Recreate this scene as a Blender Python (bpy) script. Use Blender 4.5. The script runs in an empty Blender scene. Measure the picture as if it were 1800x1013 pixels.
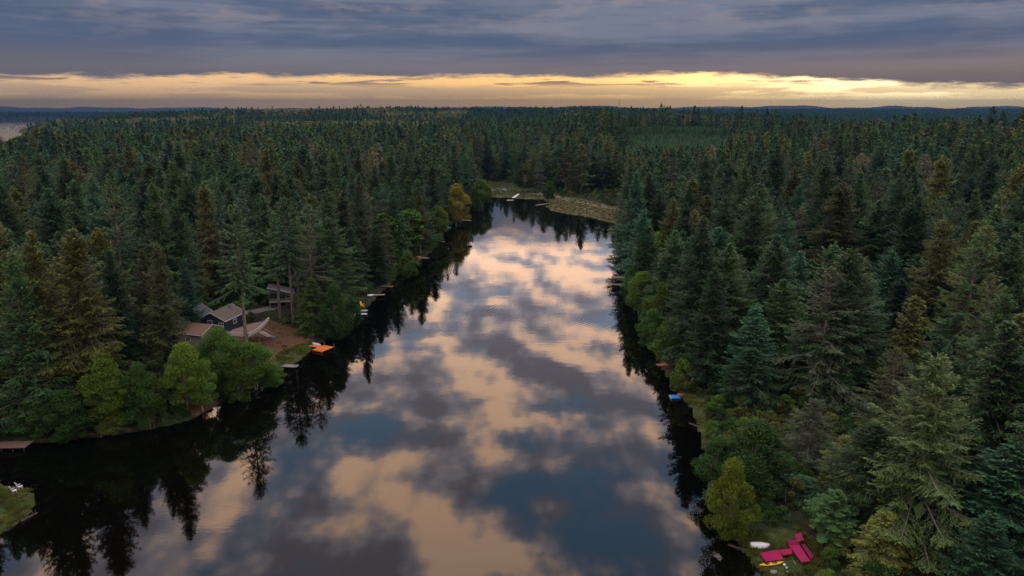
import bpy, math, random
import numpy as np
from mathutils import Vector, Matrix

S = bpy.context.scene
rng = np.random.default_rng(7)
random.seed(7)

# ---------------------------------------------------------------- camera
CAM_H, FPX, W0, H0 = 65.0, 1285.0, 1800.0, 1013.0
PITCH = math.radians(13.7)
cp, sp = math.cos(PITCH), math.sin(PITCH)
cam_d = bpy.data.cameras.new('camera')
cam_d.sensor_width = 36.0
cam_d.lens = 36.0 * FPX / W0
cam_d.clip_start = 1.0
cam_d.clip_end = 60000.0
cam = bpy.data.objects.new('camera', cam_d)
S.collection.objects.link(cam)
cam.location = (0, 0, CAM_H)
cam.rotation_euler = (math.radians(90) - PITCH, 0, 0)
S.camera = cam

# ---------------------------------------------------------------- sky, sun, exposure
SUN_AZ, SUN_EL = 31.0, 3.5          # degrees right of +Y, above the horizon
BG = 0.10

class E:
    """tiny expression wrapper over shader sockets"""
    tree = None
    def __init__(s, sock): s.s = sock
    @staticmethod
    def math(op, *a, clamp=False):
        n = E.tree.nodes.new('ShaderNodeMath'); n.operation = op; n.use_clamp = clamp
        for i, x in enumerate(a):
            if isinstance(x, E): E.tree.links.new(x.s, n.inputs[i])
            else: n.inputs[i].default_value = float(x)
        return E(n.outputs[0])
    def __add__(s, o): return E.math('ADD', s, o)
    __radd__ = __add__
    def __sub__(s, o): return E.math('SUBTRACT', s, o)
    def __rsub__(s, o): return E.math('SUBTRACT', o, s)
    def __mul__(s, o): return E.math('MULTIPLY', s, o)
    __rmul__ = __mul__
    def __truediv__(s, o): return E.math('DIVIDE', s, o)
    def __rtruediv__(s, o): return E.math('DIVIDE', o, s)

def sstep(a, b, x):
    n = E.tree.nodes.new('ShaderNodeMapRange'); n.interpolation_type = 'SMOOTHSTEP'
    for k, v in (('From Min', a), ('From Max', b)):
        if isinstance(v, E): E.tree.links.new(v.s, n.inputs[k])
        else: n.inputs[k].default_value = v
    E.tree.links.new(x.s, n.inputs['Value'])
    return E(n.outputs[0])
def vec(x, y, z=0.0):
    n = E.tree.nodes.new('ShaderNodeCombineXYZ')
    for i, v in enumerate((x, y, z)):
        if isinstance(v, E): E.tree.links.new(v.s, n.inputs[i])
        else: n.inputs[i].default_value = float(v)
    return E(n.outputs[0])
def noise(v, scale, detail=4, rough=0.5, dist=0.0):
    n = E.tree.nodes.new('ShaderNodeTexNoise'); n.noise_dimensions = '2D'
    E.tree.links.new(v.s, n.inputs['Vector'])
    n.inputs['Scale'].default_value = scale; n.inputs['Detail'].default_value = detail
    n.inputs['Roughness'].default_value = rough; n.inputs['Distortion'].default_value = dist
    return E(n.outputs['Fac'])
def mixc(f, a, b, mode='MIX'):
    n = E.tree.nodes.new('ShaderNodeMix'); n.data_type = 'RGBA'; n.blend_type = mode
    n.clamp_factor = True
    if isinstance(f, E): E.tree.links.new(f.s, n.inputs[0])
    else: n.inputs[0].default_value = f
    for i, c in ((6, a), (7, b)):
        if isinstance(c, E): E.tree.links.new(c.s, n.inputs[i])
        else: n.inputs[i].default_value = (*c, 1.0)
    return E(n.outputs[2])
def scalec(c, f):
    n = E.tree.nodes.new('ShaderNodeVectorMath'); n.operation = 'SCALE'
    E.tree.links.new(c.s, n.inputs[0])
    if isinstance(f, E): E.tree.links.new(f.s, n.inputs['Scale'])
    else: n.inputs['Scale'].default_value = f
    return E(n.outputs[0])
def addc(a, b):
    n = E.tree.nodes.new('ShaderNodeVectorMath'); n.operation = 'ADD'
    E.tree.links.new(a.s, n.inputs[0]); E.tree.links.new(b.s, n.inputs[1])
    return E(n.outputs[0])
def gauss(x, c, s):
    d = (x - c) / s
    return E.math('EXPONENT', d * d * -1.0)

def mirror_dir(px, py):
    """sky direction a lake pixel mirrors"""
    u = (px - W0/2) / FPX; v = (H0/2 - py) / FPX
    d = Vector((u, cp + v*sp, abs(-sp + v*cp))); d.normalize()
    return d
ZK = 0.07
def plane_uv(d): return d.x/(d.z + ZK), d.y/(d.z + ZK)

def build_world():
    w = bpy.data.worlds.new('World'); S.world = w; w.use_nodes = True
    nt = w.node_tree; nt.nodes.clear(); E.tree = nt
    out = nt.nodes.new('ShaderNodeOutputWorld'); bg = nt.nodes.new('ShaderNodeBackground')
    bg.inputs['Strength'].default_value = BG
    nt.links.new(bg.outputs[0], out.inputs[0])
    sky = nt.nodes.new('ShaderNodeTexSky'); sky.sky_type = 'NISHITA'; sky.sun_disc = False
    sky.sun_elevation = math.radians(SUN_EL); sky.sun_rotation = math.radians(SUN_AZ)
    sky.altitude = 60; sky.air_density = 1.0; sky.dust_density = 2.0; sky.ozone_density = 1.5
    tc = nt.nodes.new('ShaderNodeTexCoord')
    sep = nt.nodes.new('ShaderNodeSeparateXYZ'); nt.links.new(tc.outputs['Generated'], sep.inputs[0])
    x, y, z = (E(sep.outputs[i]) for i in range(3))
    zc = E.math('MAXIMUM', z, 0.0)
    el = E.math('ARCSINE', E.math('MINIMUM', zc, 1.0)) * 57.2958
    az = E.math('ARCTAN2', x, y) * 57.2958
    inv = 1.0 / (zc + ZK)
    U, V = x * inv, y * inv
    P = vec(U, V, 0.0)
    K = 1.0 / BG
    # distance to the sun, in degrees
    da = az - SUN_AZ; de = el - 1.6
    sun_g = E.math('EXPONENT', (da*da*(1/26.0**2) + de*de*(1/4.2**2)) * -1.0)
    sun_h = E.math('EXPONENT', (da*da*(1/15.0**2) + de*de*(1/1.7**2)) * -1.0)
    # clear sky: physical sky plus the low sunset band
    clear = scalec(E(sky.outputs[0]), 0.85)
    band_l = mixc(sstep(-40, 25, az), (1.50*K, 0.94*K, 0.46*K), (1.90*K, 1.08*K, 0.32*K))
    band = mixc(sun_g, band_l, (3.0*K, 1.62*K, 0.36*K))
    band = mixc(sun_h, band, (4.2*K, 3.4*K, 1.8*K))
    clear = mixc(sstep(14.0, 2.5, el), clear, band)
    # thin cumulus line and dark wisps inside the band
    nb = noise(vec(az * 0.10 + 3.0, el * 1.1), 1.0, 4, 0.62)
    cum = sstep(0.44, 0.56, nb + (gauss(el, 1.35, 0.5) * 0.22 - 0.12))
    clear = mixc(cum * gauss(el, 1.35, 0.6) * 0.65, clear, mixc(sun_g, (0.88*K, 0.60*K, 0.38*K), (1.5*K, 0.95*K, 0.36*K)))
    w2 = sstep(0.55, 0.65, noise(vec(az * 0.16 + 9.0, el * 2.4), 1.0, 3, 0.55))
    clear = mixc(w2 * gauss(el, 2.05, 0.35) * 0.85, clear, (0.30*K, 0.21*K, 0.18*K))
    # ---- low dark deck
    lob = gauss(az, 31.0, 8.5) * -0.75 + gauss(az, -8.0, 30.0) * 0.22 + gauss(az, 12.0, 5.0) * 0.25 - gauss(az, -31.0, 7.0) * 0.25
    ragged = (noise(vec(az * 0.22 + 1.0, el * 1.3), 1.0, 4, 0.62) - 0.5) * 0.95
    edge = lob + 2.02
    deck = sstep(edge, edge + 0.40, el + ragged)
    st = noise(vec(az * 0.045 + 2.0, el * 0.55), 1.0, 4, 0.6)
    st2 = noise(vec(az * 0.17 + 7.0, el * 0.75), 1.0, 5, 0.6)
    dcol = mixc(sstep(0.34, 0.66, st), (0.104*K, 0.138*K, 0.225*K), (0.215*K, 0.238*K, 0.315*K))
    dcol = mixc(sstep(0.46, 0.72, st2) * sstep(3.5, 8.0, el) * 0.8, dcol, (0.34*K, 0.295*K, 0.32*K))
    dcol = mixc(sstep(5.0, 2.4, el) * 0.65, dcol, mixc(sun_g, (0.29*K, 0.225*K, 0.205*K), (0.42*K, 0.25*K, 0.15*K)))
    # ---- broken upper cloud, mirrored in the lake
    sdir = (math.sin(math.radians(SUN_AZ)), math.cos(math.radians(SUN_AZ)))
    n1 = noise(vec(U, V * 0.78), 3.1, 6, 0.55)
    P2 = vec(U + sdir[0]*0.09, (V + sdir[1]*0.11) * 0.78)
    n2 = noise(P2, 3.1, 4, 0.55)
    nl = noise(vec(U + 40.0, V * 0.6), 1.1, 2, 0.5)
    # large openings and lit or shaded clumps: (lake pixel that mirrors it, size, opening, light)
    blobs = [((905, 800), .20, .16, -.2), ((660, 745), .12, .09, -.1), ((770, 610), .20, .09, .05), ((1010, 870), .14, .12, -.2),
             ((870, 690), .20, -.16, .55), ((760, 830), .17, -.14, .45), ((840, 960), .12, -.12, .5), ((620, 965), .12, -.10, .35),
             ((975, 890), .06, -.22, .5), ((945, 815), .05, -.2, .5), ((900, 655), .20, -.12, -.40), ((540, 800), .20, -.06, -.15),
             ((700, 920), .12, -.04, -.25), ((1000, 780), .14, -.08, -.35), ((850, 475), .5, -.10, .45), ((1010, 455), .45, -.1, .45),
             ((820, 560), .3, -.12, -.25), ((1060, 930), .13, -.05, -.35), ((940, 620), .2, -.1, .25), ((1070, 740), .12, -.1, .25)]
    op = None; li = None
    for (px, py), s, a, l in blobs:
        bu, bv = plane_uv(mirror_dir(px, py))
        dn = nt.nodes.new('ShaderNodeVectorMath'); dn.operation = 'DISTANCE'
        nt.links.new(P.s, dn.inputs[0]); dn.inputs[1].default_value = (bu, bv, 0)
        g = sstep(s*1.7, 0.0, E(dn.outputs['Value']))
        a *= 0.8; l *= 0.75
        op = g*a if op is None else E.math('MULTIPLY_ADD', g, a, op)
        li = g*l if li is None else E.math('MULTIPLY_ADD', g, l, li)
    cover = sstep(0.31, 0.53, n1 - op + (nl - 0.5) * 0.25)
    lit = E.math('MULTIPLY_ADD', n1 - n2, 4.2, 0.40) + (nl - 0.5) * 0.7 + li
    lit = E.math('MINIMUM', E.math('MAXIMUM', lit, 0.0), 1.0)
    ccol = mixc(sstep(0.0, 0.55, lit), (0.52*K, 0.48*K, 0.56*K), (1.00*K, 0.89*K, 0.96*K))
    warm = mixc(sstep(28.0, 55.0, el), (3.0*K, 1.90*K, 1.25*K), (1.35*K, 1.25*K, 1.25*K))
    ccol = mixc(sstep(0.40, 1.05, lit), ccol, warm)
    blue = mixc(sstep(30.0, 10.0, el), (0.28*K, 0.52*K, 0.84*K), (0.68*K, 0.84*K, 1.12*K))
    blue = addc(scalec(blue, 0.85), scalec(E(sky.outputs[0]), 0.2))
    upper = scalec(mixc(cover, blue, ccol), sstep(21.0, 11.0, el) * 0.18 + 1.0)
    upper = scalec(upper, sstep(34.0, 75.0, el) * 0.9 + 1.0)      # unseen sky raised towards the zenith, overcast style, for stronger top light on trees
    tr = sstep(8.3, 11.0, el + (noise(vec(az*0.06 + 8.0, el*0.25), 1.0, 2, 0.5) - 0.5) * 2.0)
    low = mixc(deck, clear, dcol)
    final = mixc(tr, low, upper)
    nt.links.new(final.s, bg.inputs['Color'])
    w.cycles.sampling_method = 'MANUAL'
    w.cycles.sample_map_resolution = 512
build_world()

sun_d = bpy.data.lights.new('sun', 'SUN')
sun_d.energy = 0.9
sun_d.angle = math.radians(12)
sun_d.color = (1.0, 0.78, 0.52)
sun = bpy.data.objects.new('sun', sun_d)
S.collection.objects.link(sun)
sdv = Vector((math.sin(math.radians(SUN_AZ))*math.cos(math.radians(SUN_EL)),
              math.cos(math.radians(SUN_AZ))*math.cos(math.radians(SUN_EL)), math.sin(math.radians(SUN_EL))))
sun.rotation_euler = (-sdv).to_track_quat('-Z', 'Y').to_euler()
sun.location = sdv * 300

vs = S.view_settings
vs.view_transform = 'Standard'; vs.look = 'None'; vs.exposure = 0.0; vs.gamma = 1.0
vs.use_curve_mapping = False
S.render.engine = 'CYCLES'
c = S.cycles
c.max_bounces = 5; c.diffuse_bounces = 2; c.glossy_bounces = 3; c.transmission_bounces = 2
c.transparent_max_bounces = 4; c.volume_bounces = 0
c.use_denoising = True; c.denoising_prefilter = 'NONE'
c.use_adaptive_sampling = True; c.adaptive_threshold = 0.02
c.caustics_reflective = False; c.caustics_refractive = False

# ---------------------------------------------------------------- helpers
def unproj(px, py, z=0.0):
    """world point on the level z that a photo pixel looks at"""
    u = (px - W0/2) / FPX; v = (H0/2 - py) / FPX
    t = (CAM_H - z) / (sp - v*cp)
    return (u*t, t*(cp + v*sp), z)
def at_dist(px, py, Y):
    """world point at forward distance Y behind a photo pixel"""
    u = (px - W0/2) / FPX; v = (H0/2 - py) / FPX
    t = Y / (cp + v*sp)
    return (u*t, Y, CAM_H - t*(sp - v*cp))
def proj(x, y, z):
    dz = z - CAM_H
    d = y*cp - dz*sp
    return W0/2 + FPX*x/d, H0/2 - FPX*(y*sp + dz*cp)/d

def poly_sd(X, Y, poly):
    """signed distance to a polygon, negative inside (numpy)"""
    X = np.asarray(X, float); Y = np.asarray(Y, float)
    P = np.asarray(poly, float); n = len(P)
    d = np.full(X.shape, 1e12); inside = np.zeros(X.shape, bool)
    for i in range(n):
        ax, ay = P[i]; bx, by = P[(i+1) % n]
        ex, ey = bx-ax, by-ay
        wx, wy = X-ax, Y-ay
        t = np.clip((wx*ex + wy*ey) / (ex*ex+ey*ey+1e-9), 0, 1)
        d = np.minimum(d, (wx-ex*t)**2 + (wy-ey*t)**2)
        c1 = (ay > Y) != (by > Y)
        with np.errstate(divide='ignore', invalid='ignore'):
            xi = ex*(Y-ay)/(ey if abs(ey) > 1e-12 else 1e-12) + ax
        inside ^= c1 & (X < xi)
    d = np.sqrt(d)
    return np.where(inside, -d, d)
def line_d(X, Y, pts):
    d = np.full(np.shape(X), 1e12)
    for (ax, ay), (bx, by) in zip(pts[:-1], pts[1:]):
        ex, ey = bx-ax, by-ay
        t = np.clip(((X-ax)*ex + (Y-ay)*ey) / (ex*ex+ey*ey+1e-9), 0, 1)
        d = np.minimum(d, (X-ax-ex*t)**2 + (Y-ay-ey*t)**2)
    return np.sqrt(d)
def wob(X, Y, s, seed=0.0):
    """cheap smooth value noise, about -1..1"""
    a = np.sin(X*s*1.00 + Y*s*0.43 + 1.3+seed) * np.cos(Y*s*0.91 - X*s*0.37 + 2.1*seed)
    b = np.sin(X*s*2.17 - Y*s*1.31 + 0.7+seed*1.7) * np.cos(Y*s*2.03 + X*s*1.11 + seed)
    c = np.sin(X*s*4.7 + Y*s*3.9 + seed*2.3) * np.cos(Y*s*4.1 - X*s*3.3)
    return a*0.6 + b*0.3 + c*0.15

def gp(pts): return [unproj(px, py)[:2] for px, py in pts]

# ---------------------------------------------------------------- lake outline (shore pixels -> ground points)
LAKE = (gp([(1345, 1013), (1320, 988), (1290, 948), (1262, 905), (1245, 850), (1236, 790), (1228, 755), (1214, 717), (1190, 692),
            (1168, 655), (1152, 628), (1134, 585), (1116, 535), (1103, 497), (1094, 450), (1089, 412), (1085, 394),
            (1060, 388), (1036, 381), (1000, 376), (972, 371), (960, 364), (966, 357), (955, 351), (925, 350), (895, 348), (852, 347),
            (842, 352), (834, 360), (820, 374), (806, 388), (786, 400), (778, 420), (762, 440), (742, 456), (722, 470), (700, 484), (686, 502),
            (670, 516), (655, 530), (640, 546), (622, 560), (600, 582), (575, 596), (552, 610), (528, 632), (500, 648), (488, 664),
            (440, 690), (395, 706), (340, 738), (260, 756), (180, 768), (90, 777), (40, 780)])
        + [(-104, 133), (-122, 128), (-120, 121), (-95, 119)]
        + gp([(40, 856), (63, 869), (60, 890), (54, 904), (25, 925), (0, 942)])
        + [(-82, 96), (-95, 80), (-95, -20), (45, -20), (42, 70)])
POINT_LAND = [(-95, 119), *gp([(40, 856), (63, 869), (60, 890), (54, 904), (25, 925), (0, 942)]), (-82, 96), (-140, 80), (-140, 119)]
YARD = gp([(425, 585), (470, 572), (520, 585), (552, 602), (550, 612), (528, 632), (500, 648), (470, 650), (435, 640), (415, 610)])
YARD_GRASS = gp([(500, 622), (545, 604), (556, 612), (530, 634), (500, 648), (470, 648)])
BEACH = gp([(345, 735), (385, 712), (372, 694), (335, 706), (318, 728)])
MEADOW = gp([(842, 344), (850, 322), (880, 317), (925, 330), (985, 344), (975, 353), (900, 351), (846, 350)])
PAD = gp([(858, 333), (886, 331), (898, 335), (862, 337)])
SPIT = gp([(958, 366), (972, 353), (985, 347), (1020, 352), (1092, 371), (1092, 398), (1040, 384), (1000, 378), (968, 373)])
TRAIL = gp([(935, 341), (965, 345), (985, 349), (1010, 356), (1050, 364), (1100, 374)])
GRAVEL = gp([(1014, 375), (1036, 368), (1052, 369), (1030, 374)])
R_GRASS = gp([(1196, 696), (1225, 702), (1250, 718), (1252, 760), (1236, 780), (1228, 755), (1214, 717)])
N_GRASS = gp([(1288, 946), (1345, 938), (1400, 932), (1436, 955), (1445, 1013), (1345, 1020), (1320, 988)])
DRIVE = gp([(1625, 595), (1650, 590), (1668, 612), (1650, 625), (1630, 615)])
LANE = [(-75, 236), (-86, 222), (-96, 205), (-104, 180)]
FARM = [(140, 925), (290, 925), (320, 1090), (150, 1090)]

BUMPS = [  # x, y, sx, sy, height
    (195, 790, 140, 120, -14), (235, 1060, 220, 140, 30),
    (330, 2600, 600, 420, 36), (-560, 2800, 520, 420, 36), (-1050, 2650, 380, 380, 20), (-650, 1900, 500, 350, 9), (-1000, 1300, 450, 420, -26), (1800, 2300, 900, 800, -13), (720, 1450, 480, 380, -15),
    (300, 480, 150, 160, 8), (430, 640, 170, 150, 17),
    (2300, 3600, 900, 800, -4), (1000, 5200, 1500, 700, 22), (-900, 5600, 1400, 700, 28), (200, 7200, 2600, 600, 36),
    (3200, 7600, 2600, 500, 34), (5200, 8300, 2600, 700, 36), (-5200, 8200, 2300, 520, 12), (-2600, 8600, 2200, 600, 22)]
SEA_Z = -18.0
def sea_sd(X, Y):
    """positive on land, negative over the inlet on the left"""
    # shoreline of the inlet: a wooded promontory in front, a far shore behind
    poly = [(-960, 1430), (-1250, 1900), (-1620, 2424), (-1560, 2750), (-1420, 3300), (-1250, 4400), (-1150, 6100), (-1700, 7000), (-9000, 7100), (-12000, 2600), (-5200, 1350), (-2300, 1250)]
    return poly_sd(X, Y, poly)
def ground_z(X, Y, sd=None):
    X = np.asarray(X, float); Y = np.asarray(Y, float)
    if sd is None: sd = poly_sd(X, Y, LAKE)
    out = np.maximum(sd, 0)
    up = 0.28 + 0.10*np.minimum(out, 3) + 5.0*(1-np.exp(-out/55.0))
    flat = np.exp(-np.minimum(np.maximum(poly_sd(X, Y, SPIT), 0), 200)/12.0)
    flat = np.maximum(flat, np.exp(-np.minimum(np.maximum(poly_sd(X, Y, MEADOW), 0), 200)/12.0))
    flat = np.maximum(flat, np.exp(-np.minimum(np.maximum(poly_sd(X, Y, N_GRASS), 0), 200)/6.0))
    up = up*(1-flat) + flat*(0.22 + 0.02*np.minimum(out, 20))
    up = up + (wob(X, Y, 0.035)*1.0 + wob(X, Y, 0.011, 2.0)*2.2) * (1-np.exp(-out/45.0)) * (1-flat)
    for bx, by, sx, sy, h in BUMPS:
        up = up + h*np.exp(-((X-bx)/sx)**2 - ((Y-by)/sy)**2)
    far = np.clip((Y-2500)/3000, 0, 1)
    up = up + far*wob(X, Y, 0.0016, 5.0)*7
    dn = -0.35 - 0.16*np.minimum(-np.minimum(sd, 0), 25)
    z = np.where(sd > 0, up, dn)
    far2 = np.hypot(X, Y) > 1200
    if np.any(far2):
        ss = sea_sd(X, Y)
        k = np.clip((ss + 30)/160.0, 0, 1); k = k*k*(3-2*k)
        zs = (SEA_Z-4) + (z-(SEA_Z-4))*k
        z = np.where(far2, zs, z)
    return z

# ---------------------------------------------------------------- materials
def new_mat(name):
    m = bpy.data.materials.new(name); m.use_nodes = True
    nt = m.node_tree; E.tree = nt
    b = nt.nodes['Principled BSDF']
    return m, nt, b
def plain(name, col, rough=0.7, vary=0.15, scale=3.0, metallic=0.0, bump=0.0):
    m, nt, b = new_mat(name)
    tc = nt.nodes.new('ShaderNodeTexCoord')
    nz = nt.nodes.new('ShaderNodeTexNoise'); nz.inputs['Scale'].default_value = scale; nz.inputs['Detail'].default_value = 4
    nt.links.new(tc.outputs['Object'], nz.inputs['Vector'])
    f = E(nz.outputs['Fac'])
    colr = mixc(f, tuple(x*(1-vary) for x in col), tuple(min(1, x*(1+vary)) for x in col))
    nt.links.new(colr.s, b.inputs['Base Color'])
    b.inputs['Roughness'].default_value = rough; b.inputs['Metallic'].default_value = metallic
    if bump:
        bp = nt.nodes.new('ShaderNodeBump'); bp.inputs['Strength'].default_value = bump; bp.inputs['Distance'].default_value = 0.05
        nt.links.new(f.s, bp.inputs['Height']); nt.links.new(bp.outputs[0], b.inputs['Normal'])
    return m
def attr(nt, name, typ='GEOMETRY'):
    a = nt.nodes.new('ShaderNodeAttribute'); a.attribute_name = name; a.attribute_type = typ
    return a

def foliage_mat(name, transl=0.25):
    m, nt, b = new_mat(name)
    oi = nt.nodes.new('ShaderNodeObjectInfo')
    rnd = E(oi.outputs['Random'])
    ti = attr(nt, 'tint', 'INSTANCER')
    base = mixc(E.math('GREATER_THAN', E(ti.outputs['Fac']), 0.0005), E(oi.outputs['Color']), E(ti.outputs['Color']))
    tip = E(attr(nt, 'tip').outputs['Fac'])
    # each tree a little different: darker/lighter, some towards olive-brown, some bluer
    v = rnd * 1.0 + 0.50
    colr = scalec(base, v * 0.84)
    r2 = E.math('FRACT', rnd * 17.31)
    colr = mixc(sstep(0.70, 1.0, r2) * 0.5, colr, mixc(1.0, colr, (1.22, 1.10, 0.82), 'MULTIPLY'))
    colr = mixc(sstep(0.30, 0.0, r2) * 0.55, colr, mixc(1.0, colr, (0.75, 0.98, 1.05), 'MULTIPLY'))
    # new growth at the tips
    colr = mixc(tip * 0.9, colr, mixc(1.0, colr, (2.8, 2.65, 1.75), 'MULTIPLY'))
    nt.links.new(colr.s, b.inputs['Base Color'])
    b.inputs['Roughness'].default_value = 0.62
    b.inputs['Specular IOR Level'].default_value = 0.25
    if transl:
        tr = nt.nodes.new('ShaderNodeBsdfTranslucent'); nt.links.new(colr.s, tr.inputs['Color'])
        mx = nt.nodes.new('ShaderNodeMixShader'); mx.inputs[0].default_value = transl
        nt.links.new(b.outputs[0], mx.inputs[1]); nt.links.new(tr.outputs[0], mx.inputs[2])
        nt.links.new(mx.outputs[0], nt.nodes['Material Output'].inputs[0])
    return m
M = {}
M['needle'] = foliage_mat('needles', 0.06)
M['leaf'] = foliage_mat('broad_leaves', 0.35)
def bark_mat(name, c0, c1):
    m, nt, b = new_mat(name)
    tc = nt.nodes.new('ShaderNodeTexCoord'); mp = nt.nodes.new('ShaderNodeMapping'); mp.inputs['Scale'].default_value = (6, 6, 0.9)
    nt.links.new(tc.outputs['Object'], mp.inputs[0])
    nz = nt.nodes.new('ShaderNodeTexNoise'); nz.inputs['Scale'].default_value = 1.0; nz.inputs['Detail'].default_value = 3
    nt.links.new(mp.outputs[0], nz.inputs['Vector'])
    nt.links.new(mixc(sstep(0.3, 0.7, E(nz.outputs['Fac'])), c0, c1).s, b.inputs['Base Color'])
    b.inputs['Roughness'].default_value = 0.9; b.inputs['Specular IOR Level'].default_value = 0.15
    return m
M['bark'] = bark_mat('fir_bark', (0.11, 0.088, 0.070), (0.30, 0.26, 0.22))
M['alder_bark'] = bark_mat('alder_bark', (0.22, 0.20, 0.17), (0.46, 0.43, 0.38))

def ground_material():
    m, nt, b = new_mat('forest_ground')
    geo = nt.nodes.new('ShaderNodeNewGeometry'); P = E(geo.outputs['Position'])
    def n3(scale, detail=4, rough=0.55):
        n = nt.nodes.new('ShaderNodeTexNoise'); n.inputs['Scale'].default_value = scale
        n.inputs['Detail'].default_value = detail; n.inputs['Roughness'].default_value = rough
        nt.links.new(P.s, n.inputs['Vector']); return E(n.outputs['Fac'])
    big, mid, fine = n3(0.12), n3(0.6), n3(4.0, 5, 0.65)
    A = lambda k: E(attr(nt, k).outputs['Fac'])
    edge = (mid - 0.5) * 0.7 + (fine - 0.5) * 0.5
    def mask(k): return sstep(0.35, 0.62, A(k) + edge)
    floor = mixc(sstep(0.35, 0.65, mid), (0.020, 0.016, 0.010), (0.045, 0.034, 0.020))
    floor = mixc(sstep(0.42, 0.60, big) * 0.85, floor, (0.024, 0.042, 0.013))
    grass = mixc(sstep(0.3, 0.7, fine), (0.028, 0.046, 0.012), (0.070, 0.090, 0.024))
    grass = mixc(sstep(0.48, 0.7, mid) * 0.6, grass, (0.14, 0.11, 0.045))
    dry = mixc(sstep(0.3, 0.7, fine), (0.115, 0.090, 0.042), (0.165, 0.125, 0.062))
    dry = mixc(sstep(0.42, 0.62, mid) * 0.8, dry, (0.060, 0.075, 0.026))
    soil = mixc(sstep(0.3, 0.7, fine), (0.060, 0.038, 0.022), (0.21, 0.105, 0.055))
    soil = mixc(sstep(0.52, 0.68, mid) * 0.6, soil, (0.075, 0.070, 0.025))
    path = mixc(fine, (0.17, 0.125, 0.092), (0.27, 0.20, 0.155))
    pad = mixc(fine, (0.12, 0.115, 0.11), (0.19, 0.18, 0.175))
    c = mixc(mask('grass'), floor, grass)
    c = mixc(mask('dry'), c, dry)
    c = mixc(mask('soil'), c, soil)
    c = mixc(mask('path'), c, path)
    c = mixc(mask('pad'), c, pad)
    c = mixc(A('farm'), c, (0.060, 0.115, 0.038))
    nt.links.new(c.s, b.inputs['Base Color'])
    b.inputs['Roughness'].default_value = 0.95; b.inputs['Specular IOR Level'].default_value = 0.1
    bp = nt.nodes.new('ShaderNodeBump'); bp.inputs['Strength'].default_value = 0.6; bp.inputs['Distance'].default_value = 0.25
    nt.links.new(fine.s, bp.inputs['Height']); nt.links.new(bp.outputs[0], b.inputs['Normal'])
    return m
M['ground'] = ground_material()

def water_material():
    m, nt, b = new_mat('lake_water')
    geo = nt.nodes.new('ShaderNodeNewGeometry')
    def n3(sx, sy, scale, detail, rough=0.5):
        mp = nt.nodes.new('ShaderNodeMapping'); mp.inputs['Scale'].default_value = (sx, sy, 1)
        nt.links.new(geo.outputs['Position'], mp.inputs[0])
        n = nt.nodes.new('ShaderNodeTexNoise'); n.inputs['Scale'].default_value = scale
        n.inputs['Detail'].default_value = detail; n.inputs['Roughness'].default_value = rough
        nt.links.new(mp.outputs[0], n.inputs['Vector']); return E(n.outputs['Fac'])
    rip = n3(1.0, 1.9, 0.9, 2)
    swell = n3(1.0, 1.3, 0.10, 2)
    patch = sstep(0.45, 0.70, n3(1, 1, 0.022, 2))
    h = rip * (patch * 0.9 + 0.05) * 0.0035 + swell * 0.010
    # faint rings running out over the middle of the lake
    wv = nt.nodes.new('ShaderNodeTexWave'); wv.wave_type = 'RINGS'; wv.rings_direction = 'SPHERICAL'
    mp = nt.nodes.new('ShaderNodeMapping'); mp.inputs['Location'].default_value = (-10, -232, 0)
    nt.links.new(geo.outputs['Position'], mp.inputs[0]); nt.links.new(mp.outputs[0], wv.inputs['Vector'])
    wv.inputs['Scale'].default_value = 0.22; wv.inputs['Distortion'].default_value = 1.5; wv.inputs['Detail'].default_value = 1
    dn = nt.nodes.new('ShaderNodeVectorMath'); dn.operation = 'LENGTH'; nt.links.new(mp.outputs[0], dn.inputs[0])
    fade = sstep(60.0, 10.0, E(dn.outputs['Value']))
    h = h + E(wv.outputs['Fac']) * fade * 0.0010
    bp = nt.nodes.new('ShaderNodeBump'); bp.inputs['Strength'].default_value = 1.0; bp.inputs['Distance'].default_value = 1.0
    nt.links.new(h.s, bp.inputs['Height']); nt.links.new(bp.outputs[0], b.inputs['Normal'])
    b.inputs['Base Color'].default_value = (0.0018, 0.0015, 0.001, 1)
    b.inputs['Roughness'].default_value = 0.03
    b.inputs['IOR'].default_value = 1.62
    return m
M['water'] = water_material()
def sea_material():
    m, nt, b = new_mat('sea_water')
    b.inputs['Base Color'].default_value = (0.02, 0.03, 0.04, 1); b.inputs['Roughness'].default_value = 0.05; b.inputs['IOR'].default_value = 1.6
    return m
M['sea'] = sea_material()

# ---------------------------------------------------------------- mesh builders
def link(o): S.collection.objects.link(o); return o
def mesh_np(name, V, F, mats, attrs=None, smooth=False, mat_idx=None):
    """F: (n,4) or (n,3) int array"""
    V = np.asarray(V, np.float32); F = np.asarray(F, np.int32)
    me = bpy.data.meshes.new(name)
    me.vertices.add(len(V)); me.vertices.foreach_set('co', V.ravel())
    n, k = F.shape
    me.loops.add(n*k); me.loops.foreach_set('vertex_index', F.ravel())
    me.polygons.add(n); me.polygons.foreach_set('loop_start', np.arange(0, n*k, k, dtype=np.int32))
    me.polygons.foreach_set('loop_total', np.full(n, k, np.int32))
    if mat_idx is not None: me.polygons.foreach_set('material_index', np.asarray(mat_idx, np.int32))
    if smooth: me.polygons.foreach_set('use_smooth', np.ones(n, bool))
    for k2, a in (attrs or {}).items():
        at = me.attributes.new(k2, 'FLOAT', 'POINT'); at.data.foreach_set('value', np.asarray(a, np.float32))
    for mm in mats: me.materials.append(mm)
    me.update(); me.validate()
    return me
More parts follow.
